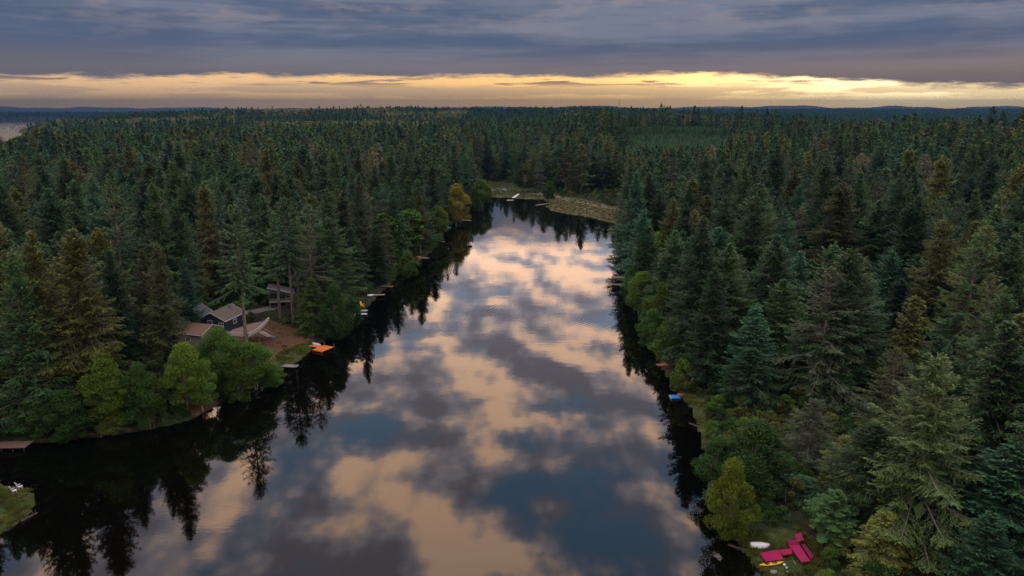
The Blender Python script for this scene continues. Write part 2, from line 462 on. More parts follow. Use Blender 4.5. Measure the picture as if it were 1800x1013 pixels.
class MB:
    """collects boxes, prisms and tubes for one part"""
    def __init__(s): s.V = []; s.F = []
    def add(s, V, F):
        o = len(s.V); s.V += [tuple(v) for v in V]; s.F += [tuple(i+o for i in f) for f in F]; return s
    def box(s, c, size, rz=0.0, rx=0.0, ry=0.0):
        R = Matrix.Rotation(rz, 3, 'Z') @ Matrix.Rotation(ry, 3, 'Y') @ Matrix.Rotation(rx, 3, 'X')
        hx, hy, hz = (k/2 for k in size)
        V = [Vector(c) + R @ Vector((sx*hx, sy*hy, sz*hz)) for sz in (-1, 1) for sy in (-1, 1) for sx in (-1, 1)]
        return s.add(V, [(0, 2, 3, 1), (4, 5, 7, 6), (0, 1, 5, 4), (2, 6, 7, 3), (0, 4, 6, 2), (1, 3, 7, 5)])
    def tube(s, a, b, r0, r1=None, n=8):
        r1 = r0 if r1 is None else r1
        a, b = Vector(a), Vector(b); d = (b-a).normalized()
        t = d.orthogonal().normalized(); w = d.cross(t)
        V = []
        for p, r in ((a, r0), (b, r1)):
            for i in range(n):
                an = 2*math.pi*i/n
                V.append(p + (t*math.cos(an) + w*math.sin(an))*r)
        F = [(i, (i+1) % n, n+(i+1) % n, n+i) for i in range(n)] + [tuple(range(n-1, -1, -1)), tuple(range(n, 2*n))]
        return s.add(V, F)
    def beam(s, a, b, w, h):
        """rectangular bar from a to b"""
        a, b = Vector(a), Vector(b); d = b-a; L = d.length
        q = d.to_track_quat('X', 'Z').to_matrix()
        V = [(a+b)/2 + q @ Vector((sx*L/2, sy*w/2, sz*h/2)) for sz in (-1, 1) for sy in (-1, 1) for sx in (-1, 1)]
        return s.add(V, [(0, 2, 3, 1), (4, 5, 7, 6), (0, 1, 5, 4), (2, 6, 7, 3), (0, 4, 6, 2), (1, 3, 7, 5)])
    def loft(s, rings, cap=True, closed=True):
        n = len(rings[0]); V = [v for r in rings for v in r]; F = []
        for i in range(len(rings)-1):
            for j in range(n if closed else n-1):
                F.append((i*n+j, i*n+(j+1) % n, (i+1)*n+(j+1) % n, (i+1)*n+j))
        if cap: F += [tuple(range(n-1, -1, -1)), tuple(range((len(rings)-1)*n, len(rings)*n))]
        return s.add(V, F)
    def build(s, name, mat, parent=None, smooth=False):
        me = bpy.data.meshes.new(name); me.from_pydata(s.V, [], s.F); me.materials.append(mat)
        if smooth: me.polygons.foreach_set('use_smooth', np.ones(len(me.polygons), bool))
        me.update()
        o = link(bpy.data.objects.new(name, me))
        if parent: o.parent = parent
        return o
def tag(o, label=None, cat=None, group=None, kind=None):
    if label: o['label'] = label
    if cat: o['category'] = cat
    if group: o['group'] = group
    if kind: o['kind'] = kind
    return o
def empty(name, loc, rz=0.0):
    o = link(bpy.data.objects.new(name, None)); o.location = loc; o.rotation_euler.z = rz; o.empty_display_size = 0.3
    return o

# ---------------------------------------------------------------- ground, lake, inlet, mountains
def build_ground():
    rows = np.concatenate([np.arange(-20, 80, 4.0), 80*np.exp(np.linspace(0, math.log(19000/80), 560))])
    us = np.linspace(-1.25, 1.25, 340)
    Yg = np.repeat(rows[:, None], len(us), 1)
    Xg = us[None, :] * np.maximum(Yg, 60) * (1 + 0.0*Yg)
    X, Y = Xg.ravel(), Yg.ravel()
    sd = poly_sd(X, Y, LAKE)
    Z = ground_z(X, Y, sd)
    nr, nc = Yg.shape
    i = np.arange(nr-1)[:, None]*nc + np.arange(nc-1)[None, :]
    F = np.stack([i, i+1, i+1+nc, i+nc], -1).reshape(-1, 4)
    def soft(poly, w=2.0): return np.clip(0.5 - poly_sd(X, Y, poly)/(2*w), 0, 1)
    near = (Y < 700)
    def z0(a): return np.where(near, a, 0)
    fw = np.clip(Y/120, 1, 4)
    grass = np.maximum.reduce([z0(soft(p, 2.0)) for p in (YARD_GRASS, MEADOW, R_GRASS, N_GRASS, POINT_LAND)])
    grass = np.maximum(grass, z0(np.clip(0.55 - np.abs(sd-0.8)/3.5, 0, 1)))
    at = {'grass': grass, 'dry': z0(np.maximum(soft(SPIT, 2.5), soft(MEADOW, 1.5)*np.clip(1.0-(sd-6)/6, 0, 0.8))),
          'soil': z0(np.maximum(soft(YARD, 2.5)*(1-soft(YARD_GRASS, 2)), soft(BEACH, 2))),
          'path': z0(np.clip(1.3 - line_d(X, Y, TRAIL)/4.2, 0, 1)),
          'pad': z0(np.maximum.reduce([soft(PAD, 1.5), soft(DRIVE, 1.5), np.clip(1.2 - line_d(X, Y, LANE)/3.0, 0, 1)])),
          'farm': np.clip(0.5 - poly_sd(X, Y, FARM)/30, 0, 1)}
    me = mesh_np('ground', np.stack([X, Y, Z], 1), F, [M['ground']], at, smooth=True)
    o = link(bpy.data.objects.new('ground', me)); tag(o, kind='structure')
    # lake sheet
    me = bpy.data.meshes.new('lake')
    me.from_pydata([(-140, -20, 0), (140, -20, 0), (140, 620, 0), (-140, 620, 0)], [], [(0, 1, 2, 3)]); me.materials.append(M['water'])
    tag(link(bpy.data.objects.new('lake', me)), kind='structure')
    me = bpy.data.meshes.new('sea')
    me.from_pydata([(-14000, 1150, SEA_Z), (-900, 1150, SEA_Z), (-900, 7600, SEA_Z), (-14000, 7600, SEA_Z)], [], [(0, 1, 2, 3)]); me.materials.append(M['sea'])
    tag(link(bpy.data.objects.new('sea', me)), kind='structure')
    # far mountains on the skyline
    n = 260
    V = []; Fm = []
    for j, (yy, k) in enumerate(((15800, 0.0), (16600, 1.0), (17600, 0.0))):
        for a in range(n):
            u = -0.85 + 1.7*a/(n-1)
            x = u*16600
            pk = 62 + 40*max(0, math.sin(a*0.11+1.0)) + 45*max(0, math.sin(a*0.043+2.2)) + 22*math.sin(a*0.31) + 10*math.sin(a*0.77)
            pk *= 0.55 + 0.75*math.exp(-((u-0.46)/0.20)**2) + 0.55*math.exp(-((u+0.62)/0.10)**2) + 0.35*math.exp(-((u-0.10)/0.07)**2)
            V.append((x, yy, -20 + k*(85 + pk*0.8)))
    for j in range(2):
        for a in range(n-1):
            Fm.append((j*n+a, j*n+a+1, (j+1)*n+a+1, (j+1)*n+a))
    me = bpy.data.meshes.new('mountains'); me.from_pydata(V, [], Fm); me.materials.append(plain('far_rock', (0.10, 0.10, 0.11), 0.95, 0.2, 0.002))
    tag(link(bpy.data.objects.new('mountains', me)), kind='structure')
build_ground()

# air
def build_haze():
    mb = MB().box((0, 9500, 110), (50000, 21000, 400))
    m = bpy.data.materials.new('air'); m.use_nodes = True; nt = m.node_tree; nt.nodes.clear()
    out = nt.nodes.new('ShaderNodeOutputMaterial'); v = nt.nodes.new('ShaderNodeVolumePrincipled')
    v.inputs['Color'].default_value = (0.048, 0.115, 0.24, 1); v.inputs['Density'].default_value = HAZE
    v.inputs['Anisotropy'].default_value = 0.35
    nt.links.new(v.outputs[0], out.inputs['Volume'])
    o = mb.build('haze', m); tag(o, 'thin blue evening haze over the far forest', 'haze', kind='stuff')
HAZE = 1.0e-4
build_haze()

# ---------------------------------------------------------------- trees
def tube_np(pts, rad, n=6):
    """tapered tube along points -> V,F (quads)"""
    pts = np.asarray(pts, float); k = len(pts)
    V = []
    for i in range(k):
        d = pts[min(i+1, k-1)] - pts[max(i-1, 0)]; d /= np.linalg.norm(d)+1e-9
        a = np.cross(d, (0.31, 0.95, 0.05) if abs(d[2]) > 0.7 else (0, 0, 1.0)); a /= np.linalg.norm(a)+1e-9
        b = np.cross(d, a)
        an = np.arange(n)*2*math.pi/n
        V.append(pts[i] + rad[i]*(np.cos(an)[:, None]*a + np.sin(an)[:, None]*b))
    V = np.concatenate(V)
    F = [(i*n+j, i*n+(j+1) % n, (i+1)*n+(j+1) % n, (i+1)*n+j) for i in range(k-1) for j in range(n)]
    return V, np.array(F)
class Wood:
    def __init__(s): s.V = []; s.F = []; s.o = 0
    def add(s, V, F): s.V.append(V); s.F.append(F+s.o); s.o += len(V)
    def get(s): return np.concatenate(s.V), np.concatenate(s.F)
def kites(C, D, N, ln, wd):
    """flat leaf-sized kites: centre, long axis, side axis, length, width"""
    ln = ln[:, None]; wd = wd[:, None]
    V = np.stack([C - D*ln*0.5, C + N*wd*0.5 - D*ln*0.05, C + D*ln*0.5, C - N*wd*0.5 - D*ln*0.05], 1).reshape(-1, 3)
    F = np.arange(len(V), dtype=np.int32).reshape(-1, 4)
    return V, F
def unit(a): return a/(np.linalg.norm(a, axis=-1, keepdims=True)+1e-9)

def conifer(seed, H=34.0, R=5.0, cb=0.25, nb=220, tw=3.2, ql=0.55, qw=0.22, bare=0.25, droop=0.35, rough=0.35, wood_branches=True, power=0.72, gaps=0.0, top_el=0.75, low_el=-0.15, core=5):
    g = np.random.default_rng(seed)
    wd = Wood()
    zz = np.linspace(0, 1, 9)
    bend = g.normal(0, 0.012*H, 2)
    ax = np.stack([bend[0]*np.sin(zz*2.6)*zz, bend[1]*np.sin(zz*3.1)*zz, zz*H], 1)
    ax[:, :2] -= ax[0, :2]
    wd.add(*tube_np(ax, 0.0125*H*(1-zz)**0.85 + 0.025, 7))
    def trunk(t): return np.stack([np.interp(t, zz, ax[:, k]) for k in range(3)], -1)
    t = cb + (0.985-cb)*np.sort(g.random(nb))**0.92
    if gaps:                                   # missing whorls
        keep = (np.sin(t*60+seed)*0.5+0.5 + g.random(nb)*0.6) > gaps; t = t[keep]; nb = len(t)
    az = np.arange(nb)*2.39996 + g.normal(0, 0.35, nb)
    rel = (1-t)/(1-cb)
    side = 1 + 0.18*np.sin(az*2+seed) + 0.12*np.sin(az*3+seed*2)
    L = R*rel**power*(1-0.30*np.clip((rel-0.8)/0.2, 0, 1))*g.uniform(1-rough, 1+rough*0.5, nb)*side + 0.35
    # clumps: branches in some height bands run longer
    L *= 1 + 0.14*np.sin(t*38+seed) 
    el = low_el + (top_el-low_el)*(1-rel)**1.3 + g.normal(0, 0.10, nb)
    base = trunk(t)
    hd = np.stack([np.cos(az), np.sin(az), 0*az], 1)
    def bpos(i, s):
        l = L[i]
        h = l*s*np.cos(el[i])
        z = l*(s*np.sin(el[i]) - droop*0.55*s**2*(0.3+rel[i]) + 0.16*s**4)
        return base[i] + hd[i]*h[..., None] + np.stack([0*z, 0*z, z], -1)
    if wood_branches:
        sv = np.array([0, 0.35, 0.7, 0.95])
        for i in range(nb):
            if L[i] < 0.8: continue
            pts = bpos(np.full(4, i), sv)
            wd.add(*tube_np(pts, (0.015*L[i]+0.014)*np.array([1, 0.75, 0.45, 0.15]), 3))
    # dead lower twigs
    # side twigs
    nt_ = np.maximum(3, (L*tw).astype(int))
    bi = np.repeat(np.arange(nb), nt_*2)
    n = len(bi)
    s = bare + (1-bare)*g.random(n)**0.75
    sgn = np.where(g.random(n) < 0.5, -1.0, 1.0)
    P0 = bpos(bi, s)
    P1 = bpos(bi, np.minimum(s+0.03, 1.03))
    fd = unit(P1-P0)
    sd_ = np.stack([-hd[bi][:, 1], hd[bi][:, 0], 0*s], 1)
    ang = g.uniform(0.55, 1.15, n)
    td = unit(fd*np.cos(ang)[:, None] + sd_*(sgn*np.sin(ang))[:, None] + np.stack([0*s, 0*s, g.normal(-0.20, 0.16, n)], 1))
    lt = (0.36*L[bi]*(1-s)**0.6 + 0.30)*g.uniform(0.6, 1.2, n)
    nq = np.maximum(1, np.ceil(lt/(ql*0.72)).astype(int))
    qi = np.repeat(np.arange(n), nq)
    k = np.concatenate([np.arange(m) for m in nq]) if n else np.zeros(0)
    f = (k+0.5)/nq[qi]
    C = P0[qi] + td[qi]*(f*lt[qi])[:, None]
    m = len(C)
    C[:, 2] -= droop*0.35*(f**2)*lt[qi] + 0.06
    C += g.normal(0, 0.05, (m, 3))
    D = unit(td[qi] + fd[qi]*0.25 + g.normal(0, 0.28, (m, 3)) + np.stack([0*f, 0*f, -0.25*f*droop*2], 1))
    up = unit(np.stack([g.normal(0, 0.45, m), g.normal(0, 0.45, m), np.ones(m)], 1))
    N = unit(np.cross(D, up))
    V1, F1 = kites(C, D, N, ql*g.uniform(0.75, 1.35, m), qw*g.uniform(0.7, 1.4, m))
    tip1 = np.repeat(np.clip((s[qi]-0.45)*1.1 + 0.35*(f-0.5), 0, 1)*g.uniform(0.3, 1.0, m), 4)
    # branch ends and leader
    m2 = nb*2
    ii = np.repeat(np.arange(nb), 2)
    ss = g.uniform(0.9, 1.04, m2)
    C2 = bpos(ii, ss); D2 = unit(hd[ii] + g.normal(0, 0.25, (m2, 3)) + np.array([0, 0, -0.05])); N2 = unit(np.cross(D2, np.array([0, 0, 1.0]) + g.normal(0, 0.3, (m2, 3))))
    V2, F2 = kites(C2, D2, N2, ql*1.4*np.ones(m2), qw*1.2*np.ones(m2))
    m3 = 14
    C3 = trunk(np.full(m3, 0.985)) + np.stack([g.normal(0, .08, m3), g.normal(0, .08, m3), g.uniform(-0.6, 1.0, m3)], 1)
    D3 = unit(np.stack([g.normal(0, .35, m3), g.normal(0, .35, m3), np.ones(m3)], 1)); N3 = unit(np.cross(D3, g.normal(0, 1, (m3, 3))))
    V3, F3 = kites(C3, D3, N3, ql*1.3*np.ones(m3), qw*np.ones(m3))
    # dense inner sprays that close the crown round the stem
    i4 = np.repeat(np.arange(nb), core); m4 = len(i4)
    s4 = g.uniform(0.06, 0.55, m4)
    C4 = bpos(i4, s4) + np.stack([0*s4, 0*s4, -0.10*np.ones(m4)], 1) + g.normal(0, 1, (m4, 3))*(0.05*L[i4]+0.05)[:, None]
    D4 = unit(hd[i4] + g.normal(0, 0.55, (m4, 3)) + np.array([0, 0, -0.35])); N4 = unit(np.cross(D4, g.normal(0, 0.7, (m4, 3)) + np.array([0, 0, 1.0])))
    V4, F4 = kites(C4, D4, N4, (0.20*L[i4]+0.35)*g.uniform(0.8, 1.3, m4), (0.085*L[i4]+0.16)*g.uniform(0.8, 1.3, m4))
    V = np.concatenate([V1, V2, V3, V4]); F = np.concatenate([F1, F2+len(V1), F3+len(V1)+len(V2), F4+len(V1)+len(V2)+len(V3)])
    tip = np.concatenate([tip1, np.full(len(V2), 0.8), np.full(len(V3), 0.6), np.zeros(len(V4))])
    return wd.get(), (V, F, tip)

def broadleaf(seed, H=14.0, R=4.2, cb=0.22, lobes=26, per=330, ql=0.34, qw=0.24, spread=1.05, stems=1, top=0.5):
    g = np.random.default_rng(seed)
    wd = Wood()
    cz = H*(cb+1)/2; rz = H*(1-cb)/2
    zf = (np.arange(lobes)+g.random(lobes))/lobes
    prof = np.where(zf < 0.4, 0.55+0.45*(zf/0.4)**0.7, np.maximum(0.05, 1-((zf-0.4)/0.6)**(2.2-1.6*top)))
    ra = R*prof*np.sqrt(g.uniform(0.08, 0.82, lobes)); an_ = np.arange(lobes)*2.39996 + g.normal(0, .5, lobes)
    c = np.stack([ra*np.cos(an_), ra*np.sin(an_), H*(cb+0.05) + zf*H*(0.93-cb)], 1)
    offs = [(g.normal(0, 0.35*stems), g.normal(0, 0.35*stems)) for _ in range(stems)]
    for sx, sy in offs:
        zz = np.linspace(0, 1, 6)
        lean = g.normal(0, 0.06*H, 2)*(1 if stems == 1 else 2.0)
        ax = np.stack([sx + lean[0]*zz, sy + lean[1]*zz, zz*H*0.8], 1)
        wd.add(*tube_np(ax, 0.013*H/math.sqrt(stems)*(1-zz*0.85)+0.015, 7))
    sx, sy = offs[0]
    for i in range(lobes):
        st = max(0.12, min(0.62, c[i, 2]/H*0.62))
        p0 = np.array([sx*(1-st), sy*(1-st), st*H]); p1 = c[i]
        mid = p0*0.5+p1*0.5 + np.array([0, 0, 0.06*H])*g.uniform(-0.3, 1)
        wd.add(*tube_np([p0, mid, p1], np.array([0.0045, 0.003, 0.0012])*H, 4))
    n = lobes*per
    ci = np.repeat(np.arange(lobes), per)
    rl = g.uniform(0.5, 1.5, lobes)*spread
    dd = unit(g.normal(0, 1, (n, 3)))
    rad = g.random(n)**0.42
    C = c[ci] + dd*(rad*rl[ci])[:, None]*np.array([1.15, 1.15, 0.8])
    D = unit(dd*0.6 + g.normal(0, 0.6, (n, 3)) + np.array([0, 0, -0.25]))
    N = unit(np.cross(D, unit(g.normal(0, 0.6, (n, 3)) + np.array([0, 0, 1.0]))))
    V, F = kites(C, D, N, ql*g.uniform(0.7, 1.4, n), qw*g.uniform(0.7, 1.4, n))
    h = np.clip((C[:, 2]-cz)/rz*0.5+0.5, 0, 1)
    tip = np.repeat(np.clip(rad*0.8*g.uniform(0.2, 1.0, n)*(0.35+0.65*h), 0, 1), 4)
    return wd.get(), (V, F, tip)

class Kind:
    """a tree shape: trunk mesh + crown mesh, and (for the mass) both joined"""
    def __init__(s, name, res, H, R, bark, leaf):
        (wv, wf), (cv, cf, tip) = res
        s.H, s.R = H, R
        s.bark, s.leaf = bark, leaf
        s.raw = (wv, wf, cv, cf, tip)
        s.name = name
        s._tm = s._cm = None
    def meshes(s):
        if s._tm is None:
            wv, wf, cv, cf, tip = s.raw
            s._tm = mesh_np(s.name+'_trunk', wv, wf, [s.bark], smooth=True)
            s._cm = mesh_np(s.name+'_crown', cv, cf, [s.leaf], {'tip': tip})
        return s._tm, s._cm
    def joined(s):
        wv, wf, cv, cf, tip = s.raw
        return mesh_np(s.name+'_whole', np.concatenate([wv, cv]), np.concatenate([wf, cf+len(wv)]), [s.bark, s.leaf],
                       {'tip': np.concatenate([np.zeros(len(wv)), tip])}, mat_idx=np.concatenate([np.zeros(len(wf)), np.ones(len(cf))]))
ND, LF, BK, AB = M['needle'], M['leaf'], M['bark'], M['alder_bark']
KH = {}
for i in range(4):
    KH['fir%d' % i] = Kind('fir%d' % i, conifer(11+i, 36, 8.0, (0.08, 0.14, 0.20, 0.11)[i], 340, 3.3, 0.46, 0.17, power=(0.72, 0.64, 0.80, 0.68)[i], droop=(0.35, 0.5, 0.3, 0.42)[i], rough=0.42), 36, 8.0, BK, ND)
for i in range(2):
    KH['sparse%d' % i] = Kind('sparse%d' % i, conifer(31+i, 36, 7.5, 0.12, 250, 2.3, 0.44, 0.15, bare=0.34, droop=(0.45, 0.3)[i], rough=0.55, gaps=0.36, power=0.66, low_el=-0.25, core=2), 36, 7.5, BK, ND)
KH['broad'] = Kind('broad', conifer(35, 34, 11.0, 0.03, 420, 2.6, 0.46, 0.16, bare=0.34, droop=0.4, rough=0.5, gaps=0.38, power=0.72, low_el=-0.12, top_el=0.6), 34, 11.0, BK, ND)
KH['tallbare'] = Kind('tallbare', conifer(41, 36, 6.0, 0.42, 150, 2.6, 0.48, 0.17, bare=0.3, droop=0.45, rough=0.5, gaps=0.3), 36, 6.0, BK, ND)
for i in range(2):
    KH['spruce%d' % i] = Kind('spruce%d' % i, conifer(51+i, 28, 6.4, 0.05, 290, 3.0, 0.46, 0.18, bare=0.22, droop=0.25, rough=0.3, power=0.74, top_el=0.5, low_el=-0.1), 28, 6.4, BK, ND)
KH['cedar'] = Kind('cedar', conifer(61, 24, 5.8, 0.04, 270, 3.0, 0.46, 0.18, bare=0.2, droop=0.75, rough=0.35, power=0.75, top_el=0.6, low_el=-0.3), 24, 5.8, BK, ND)
KM = [Kind('m%d' % i, conifer(71+i, 35, 8.0, (0.10, 0.18, 0.08, 0.22, 0.12, 0.28)[i], 180, 1.5, 0.90, 0.34, power=(0.72, 0.64, 0.82, 0.68, 0.76, 0.66)[i],
      droop=0.4, rough=0.45, wood_branches=False, gaps=(0, 0, 0, 0.3, 0, 0.4)[i]), 35, 8.0, BK, ND) for i in range(6)]
KF = [Kind('f%d' % i, conifer(81+i, 33, 8.0, 0.1, 96, 0.7, 1.7, 0.75, power=(0.72, 0.66, 0.82, 0.74)[i], droop=0.4, rough=0.5, wood_branches=False), 33, 8.0, BK, ND) for i in range(4)]
KD = [Kind('d%d' % i, conifer(91+i, 31, 8.0, 0.08, 34, 0.32, 3.4, 1.9, power=0.76, droop=0.4, rough=0.5, wood_branches=False), 31, 8.0, BK, ND) for i in range(3)]
KB = {}
for i in range(3):
    KB['alder%d' % i] = Kind('alder%d' % i, broadleaf(101+i, 14, 4.4, (0.14, 0.16, 0.0)[i], 52, 470, 0.27, 0.19, spread=1.2, top=(0.4, 0.3, 0.55)[i]), 14, 4.4, AB, LF)
KB['poplar'] = Kind('poplar', broadleaf(105, 12, 4.6, 0.04, 64, 430, 0.25, 0.18, spread=1.05, top=0.6), 12, 4.6, AB, LF)
KB['birch'] = Kind('birch', broadleaf(106, 14, 5.0, 0.24, 58, 450, 0.27, 0.19, spread=1.3, stems=3, top=0.2), 14, 5.0, AB, LF)
for i in range(3):
    KB['shrub%d' % i] = Kind('shrub%d' % i, broadleaf(110+i, 3.2, 2.2, 0.0, 13, 170, 0.26, 0.16, spread=0.62, stems=3, top=0.25), 3.2, 2.2, BK, LF)
KBM = [Kind('b%d' % i, broadleaf(120+i, 18, 5.5, 0.2, 26, 60, 0.95, 0.7, spread=1.5, top=0.3), 18, 5.5, AB, LF) for i in range(2)]
KBF = [Kind('bf%d' % i, broadleaf(125+i, 18, 7.5, 0.1, 16, 16, 2.2, 1.7, spread=2.2, top=0.2), 18, 7.5, AB, LF) for i in range(2)]

# foliage colours (object colour, read by the material)
FIR = (0.044, 0.100, 0.034); FIR_D = (0.027, 0.074, 0.032); BLUE = (0.034, 0.098, 0.056); OLIVE = (0.095, 0.112, 0.028)
RUST = (0.105, 0.100, 0.028); PALE = (0.090, 0.118, 0.042); GREY = (0.086, 0.106, 0.062)
ALDER = (0.080, 0.150, 0.022); GOLD = (0.235, 0.225, 0.018); YELLOW = (0.175, 0.235, 0.020); LIME = (0.112, 0.185, 0.022); DGREEN = (0.040, 0.096, 0.022)

PLACED = []      # (x, y, radius) of every standing tree, to keep others off
COUNT = {'n': 0}
def put_tree(kind, x, y, H, R, col, label, cat='tree', group=None, name='fir_tree', z=None, rz=None, parts=True):
    z = float(ground_z(np.array([x]), np.array([y]))[0]) if z is None else z
    tm, cm = kind.meshes()
    root = empty(name, (x, y, z-0.12), random.uniform(0, 6.28) if rz is None else rz)
    root.scale = (R/kind.R, R/kind.R, H/kind.H)
    t = link(bpy.data.objects.new('trunk', tm)); t.parent = root
    cr = link(bpy.data.objects.new('crown', cm)); cr.parent = root; cr.color = (*col, 1)
    tag(root, label, cat, group)
    PLACED.append((x, y, min(R, 8.0))); COUNT['n'] += 1
    return root
def hero(kind, px, top, Y, R, col, label, group=None, name='fir_tree', cat='tree'):
    if kind in KH and kind != 'broad': R *= 1.34
    x, y, zt = at_dist(px, top, Y)
    zg = float(ground_z(np.array([x]), np.array([y]))[0])
    k = KH.get(kind) or KB[kind]
    return put_tree(k, x, y, zt-zg, R, col, label, cat, group, name, zg)

RB, LB = 'conifers on the right bank', 'conifers on the left bank'
# --- right bank, the trees one can tell apart
hero('broad', 1645, 622, 98, 11.5, (0.074, 0.108, 0.036), 'broad fir with bare pale branches in its top, lower right behind the magenta deck', RB)
hero('fir1', 1545, 745, 103, 5.5, FIR, 'shorter green fir between the yellow kayak and the broad pale fir', RB)
hero('sparse0', 1462, 468, 152, 7.2, GREY, 'tall thin fir with bare grey trunk and silvery branches near the right shore', RB)
hero('fir0', 1478, 458, 170, 4.6, PALE, 'slim pale fir rising just behind the silvery branched fir', RB)
hero('cedar', 1610, 520, 150, 5.4, OLIVE, 'olive cedar with a pointed tawny top on the right bank', RB)
hero('fir2', 1527, 482, 176, 4.8, FIR, 'mid green fir left of the tawny topped cedar', RB)
hero('fir0', 1738, 395, 168, 6.8, OLIVE, 'big olive fir with layered boughs near the right picture edge', RB)
hero('sparse1', 1748, 480, 150, 5.6, PALE, 'fir with a bare pale upper trunk below the big olive fir', RB)
hero('fir3', 1792, 552, 122, 6.4, OLIVE, 'yellowish fir cut by the right picture edge', RB)
hero('fir1', 1482, 322, 245, 8.6, OLIVE, 'broad olive green fir standing above its neighbours on the right bank', RB)
hero('fir2', 1612, 386, 216, 4.8, RUST, 'fir with an orange brown crown on the right bank', RB)
hero('fir3', 1590, 398, 222, 5.2, FIR, 'dark fir touching the orange brown one', RB)
hero('spruce0', 1568, 440, 200, 5.6, BLUE, 'blue green spruce in front of the orange brown fir', RB, 'spruce_tree')
hero('spruce1', 1382, 366, 232, 4.6, BLUE, 'slender blue green spruce above the right shore', RB, 'spruce_tree')
hero('fir0', 1368, 422, 192, 7.2, FIR, 'bulky yellow green fir between the slender spruce and the shore', RB)
hero('spruce0', 1408, 440, 188, 5.2, BLUE, 'blue green spruce beside the bulky yellow green fir', RB, 'spruce_tree')
hero('sparse0', 1302, 446, 196, 4.6, GREY, 'half bare grey fir with drooping twigs near the right shore', RB)
hero('fir3', 1252, 405, 225, 5.2, FIR_D, 'dark fir left of the half bare grey one', RB)
hero('cedar', 1322, 612, 152, 5.8, FIR_D, 'dark bushy cedar above the blue swim float', RB, 'cedar_tree')
hero('spruce1', 1788, 778, 92, 7.0, BLUE, 'blue green spruce filling the lower right corner', RB, 'spruce_tree')
hero('spruce0', 1745, 900, 84, 4.0, BLUE, 'small blue green spruce at the bottom edge, lower right', RB, 'spruce_tree')
hero('cedar', 1492, 765, 114, 3.6, OLIVE, 'narrow brownish cedar left of the broad pale fir', RB, 'cedar_tree')
hero('sparse0', 1432, 700, 122, 4.0, GREY, 'ragged grey fir hung with lichen behind the yellow tree', RB)
hero('sparse1', 1580, 610, 128, 4.6, PALE, 'thin fir with a broken looking pale top above the broad pale fir', RB)
hero('fir1', 1200, 375, 262, 4.8, FIR, 'tall fir second row on the right shore by the bend', RB)
hero('fir2', 1150, 345, 330, 5.0, FIR, 'fir on the right shore opposite the trail', RB)
hero('sparse0', 1128, 320, 365, 3.6, GREY, 'grey dying fir at the inner end of the trail', RB)
hero('fir3', 1350, 330, 285, 5.0, FIR, 'pointed fir far up the right bank slope', RB)
hero('fir0', 1655, 590, 138, 4.6, FIR_D, 'dark fir shading the driveway on the right bank', RB)
hero('spruce0', 1700, 520, 175, 5.0, FIR_D, 'dark spruce behind the bare trunked fir on the right', RB, 'spruce_tree')
hero('fir2', 1478, 860, 99, 3.6, FIR, 'young green fir right beside the magenta deck', RB)
hero('cedar', 1560, 900, 92, 4.2, OLIVE, 'bushy olive cedar at the bottom edge left of the corner spruce', RB, 'cedar_tree')
hero('fir1', 1695, 745, 101, 5.6, FIR, 'green fir between the broad pale fir and the corner spruce', RB)
hero('cedar', 1420, 838, 113, 3.6, FIR_D, 'dark cedar behind the magenta deck landing', RB, 'cedar_tree')
hero('cedar', 1390, 800, 121, 4.4, FIR_D, 'dark cedar between the yellow tree and the ragged grey fir', RB, 'cedar_tree')
# --- left bank
hero('fir1', 128, 402, 150, 7.2, OLIVE, 'huge olive fir at the left with billowing boughs', LB)
hero('fir2', 58, 405, 146, 6.6, OLIVE, 'olive fir at the left edge beside the huge billowing one', LB)
hero('fir0', 20, 440, 140, 5.5, FIR, 'dark green fir cut by the left picture edge above the grey dock', LB)
hero('fir3', 190, 440, 160, 5.0, FIR, 'green fir between the huge olive fir and the pale twin firs', LB)
hero('fir0', 274, 428, 158, 5.6, PALE, 'pale sage fir with upturned boughs left of the brown roof', LB)
hero('fir2', 250, 440, 164, 4.6, PALE, 'twin top of pale sage fir just left of its pair', LB)
hero('spruce1', 323, 455, 196, 4.0, BLUE, 'small blue green spruce behind the houses', LB, 'spruce_tree')
hero('tallbare', 411, 358, 186, 5.0, FIR, 'tall fir with long bare trunk in front of the navy house deck', LB)
hero('fir1', 356, 322, 236, 5.4, RUST, 'tawny fir standing tall behind the houses', LB)
hero('tallbare', 500, 345, 216, 5.2, FIR_D, 'tall fir with straight bare trunk beside the grey house', LB)
hero('tallbare', 512, 362, 222, 4.6, FIR, 'tall bare trunked fir closest to the grey house wall', LB)
hero('tallbare', 478, 372, 220, 4.6, FIR, 'bare trunked fir between the navy house and the grey house', LB)
hero('sparse1', 540, 395, 212, 5.0, PALE, 'ragged pale fir above the light green cedar', LB)
hero('fir2', 632, 305, 276, 5.4, PALE, 'tall pale topped fir above the teal chair dock', LB)
hero('fir0', 575, 330, 262, 5.6, FIR, 'broad fir left of the tall pale topped one', LB)
hero('fir3', 690, 335, 310, 5.0, FIR_D, 'dark fir behind the far left shore shrubs', LB)
hero('fir1', 455, 340, 250, 5.4, FIR, 'bluish dark fir behind the navy house', LB)
hero('cedar', 545, 488, 207, 4.2, ALDER, 'light green cedar at the edge of the bare yard', LB, 'cedar_tree')
hero('spruce0', 225, 560, 158, 4.4, BLUE, 'small blue green spruce in front of the pale twin firs', LB, 'spruce_tree')
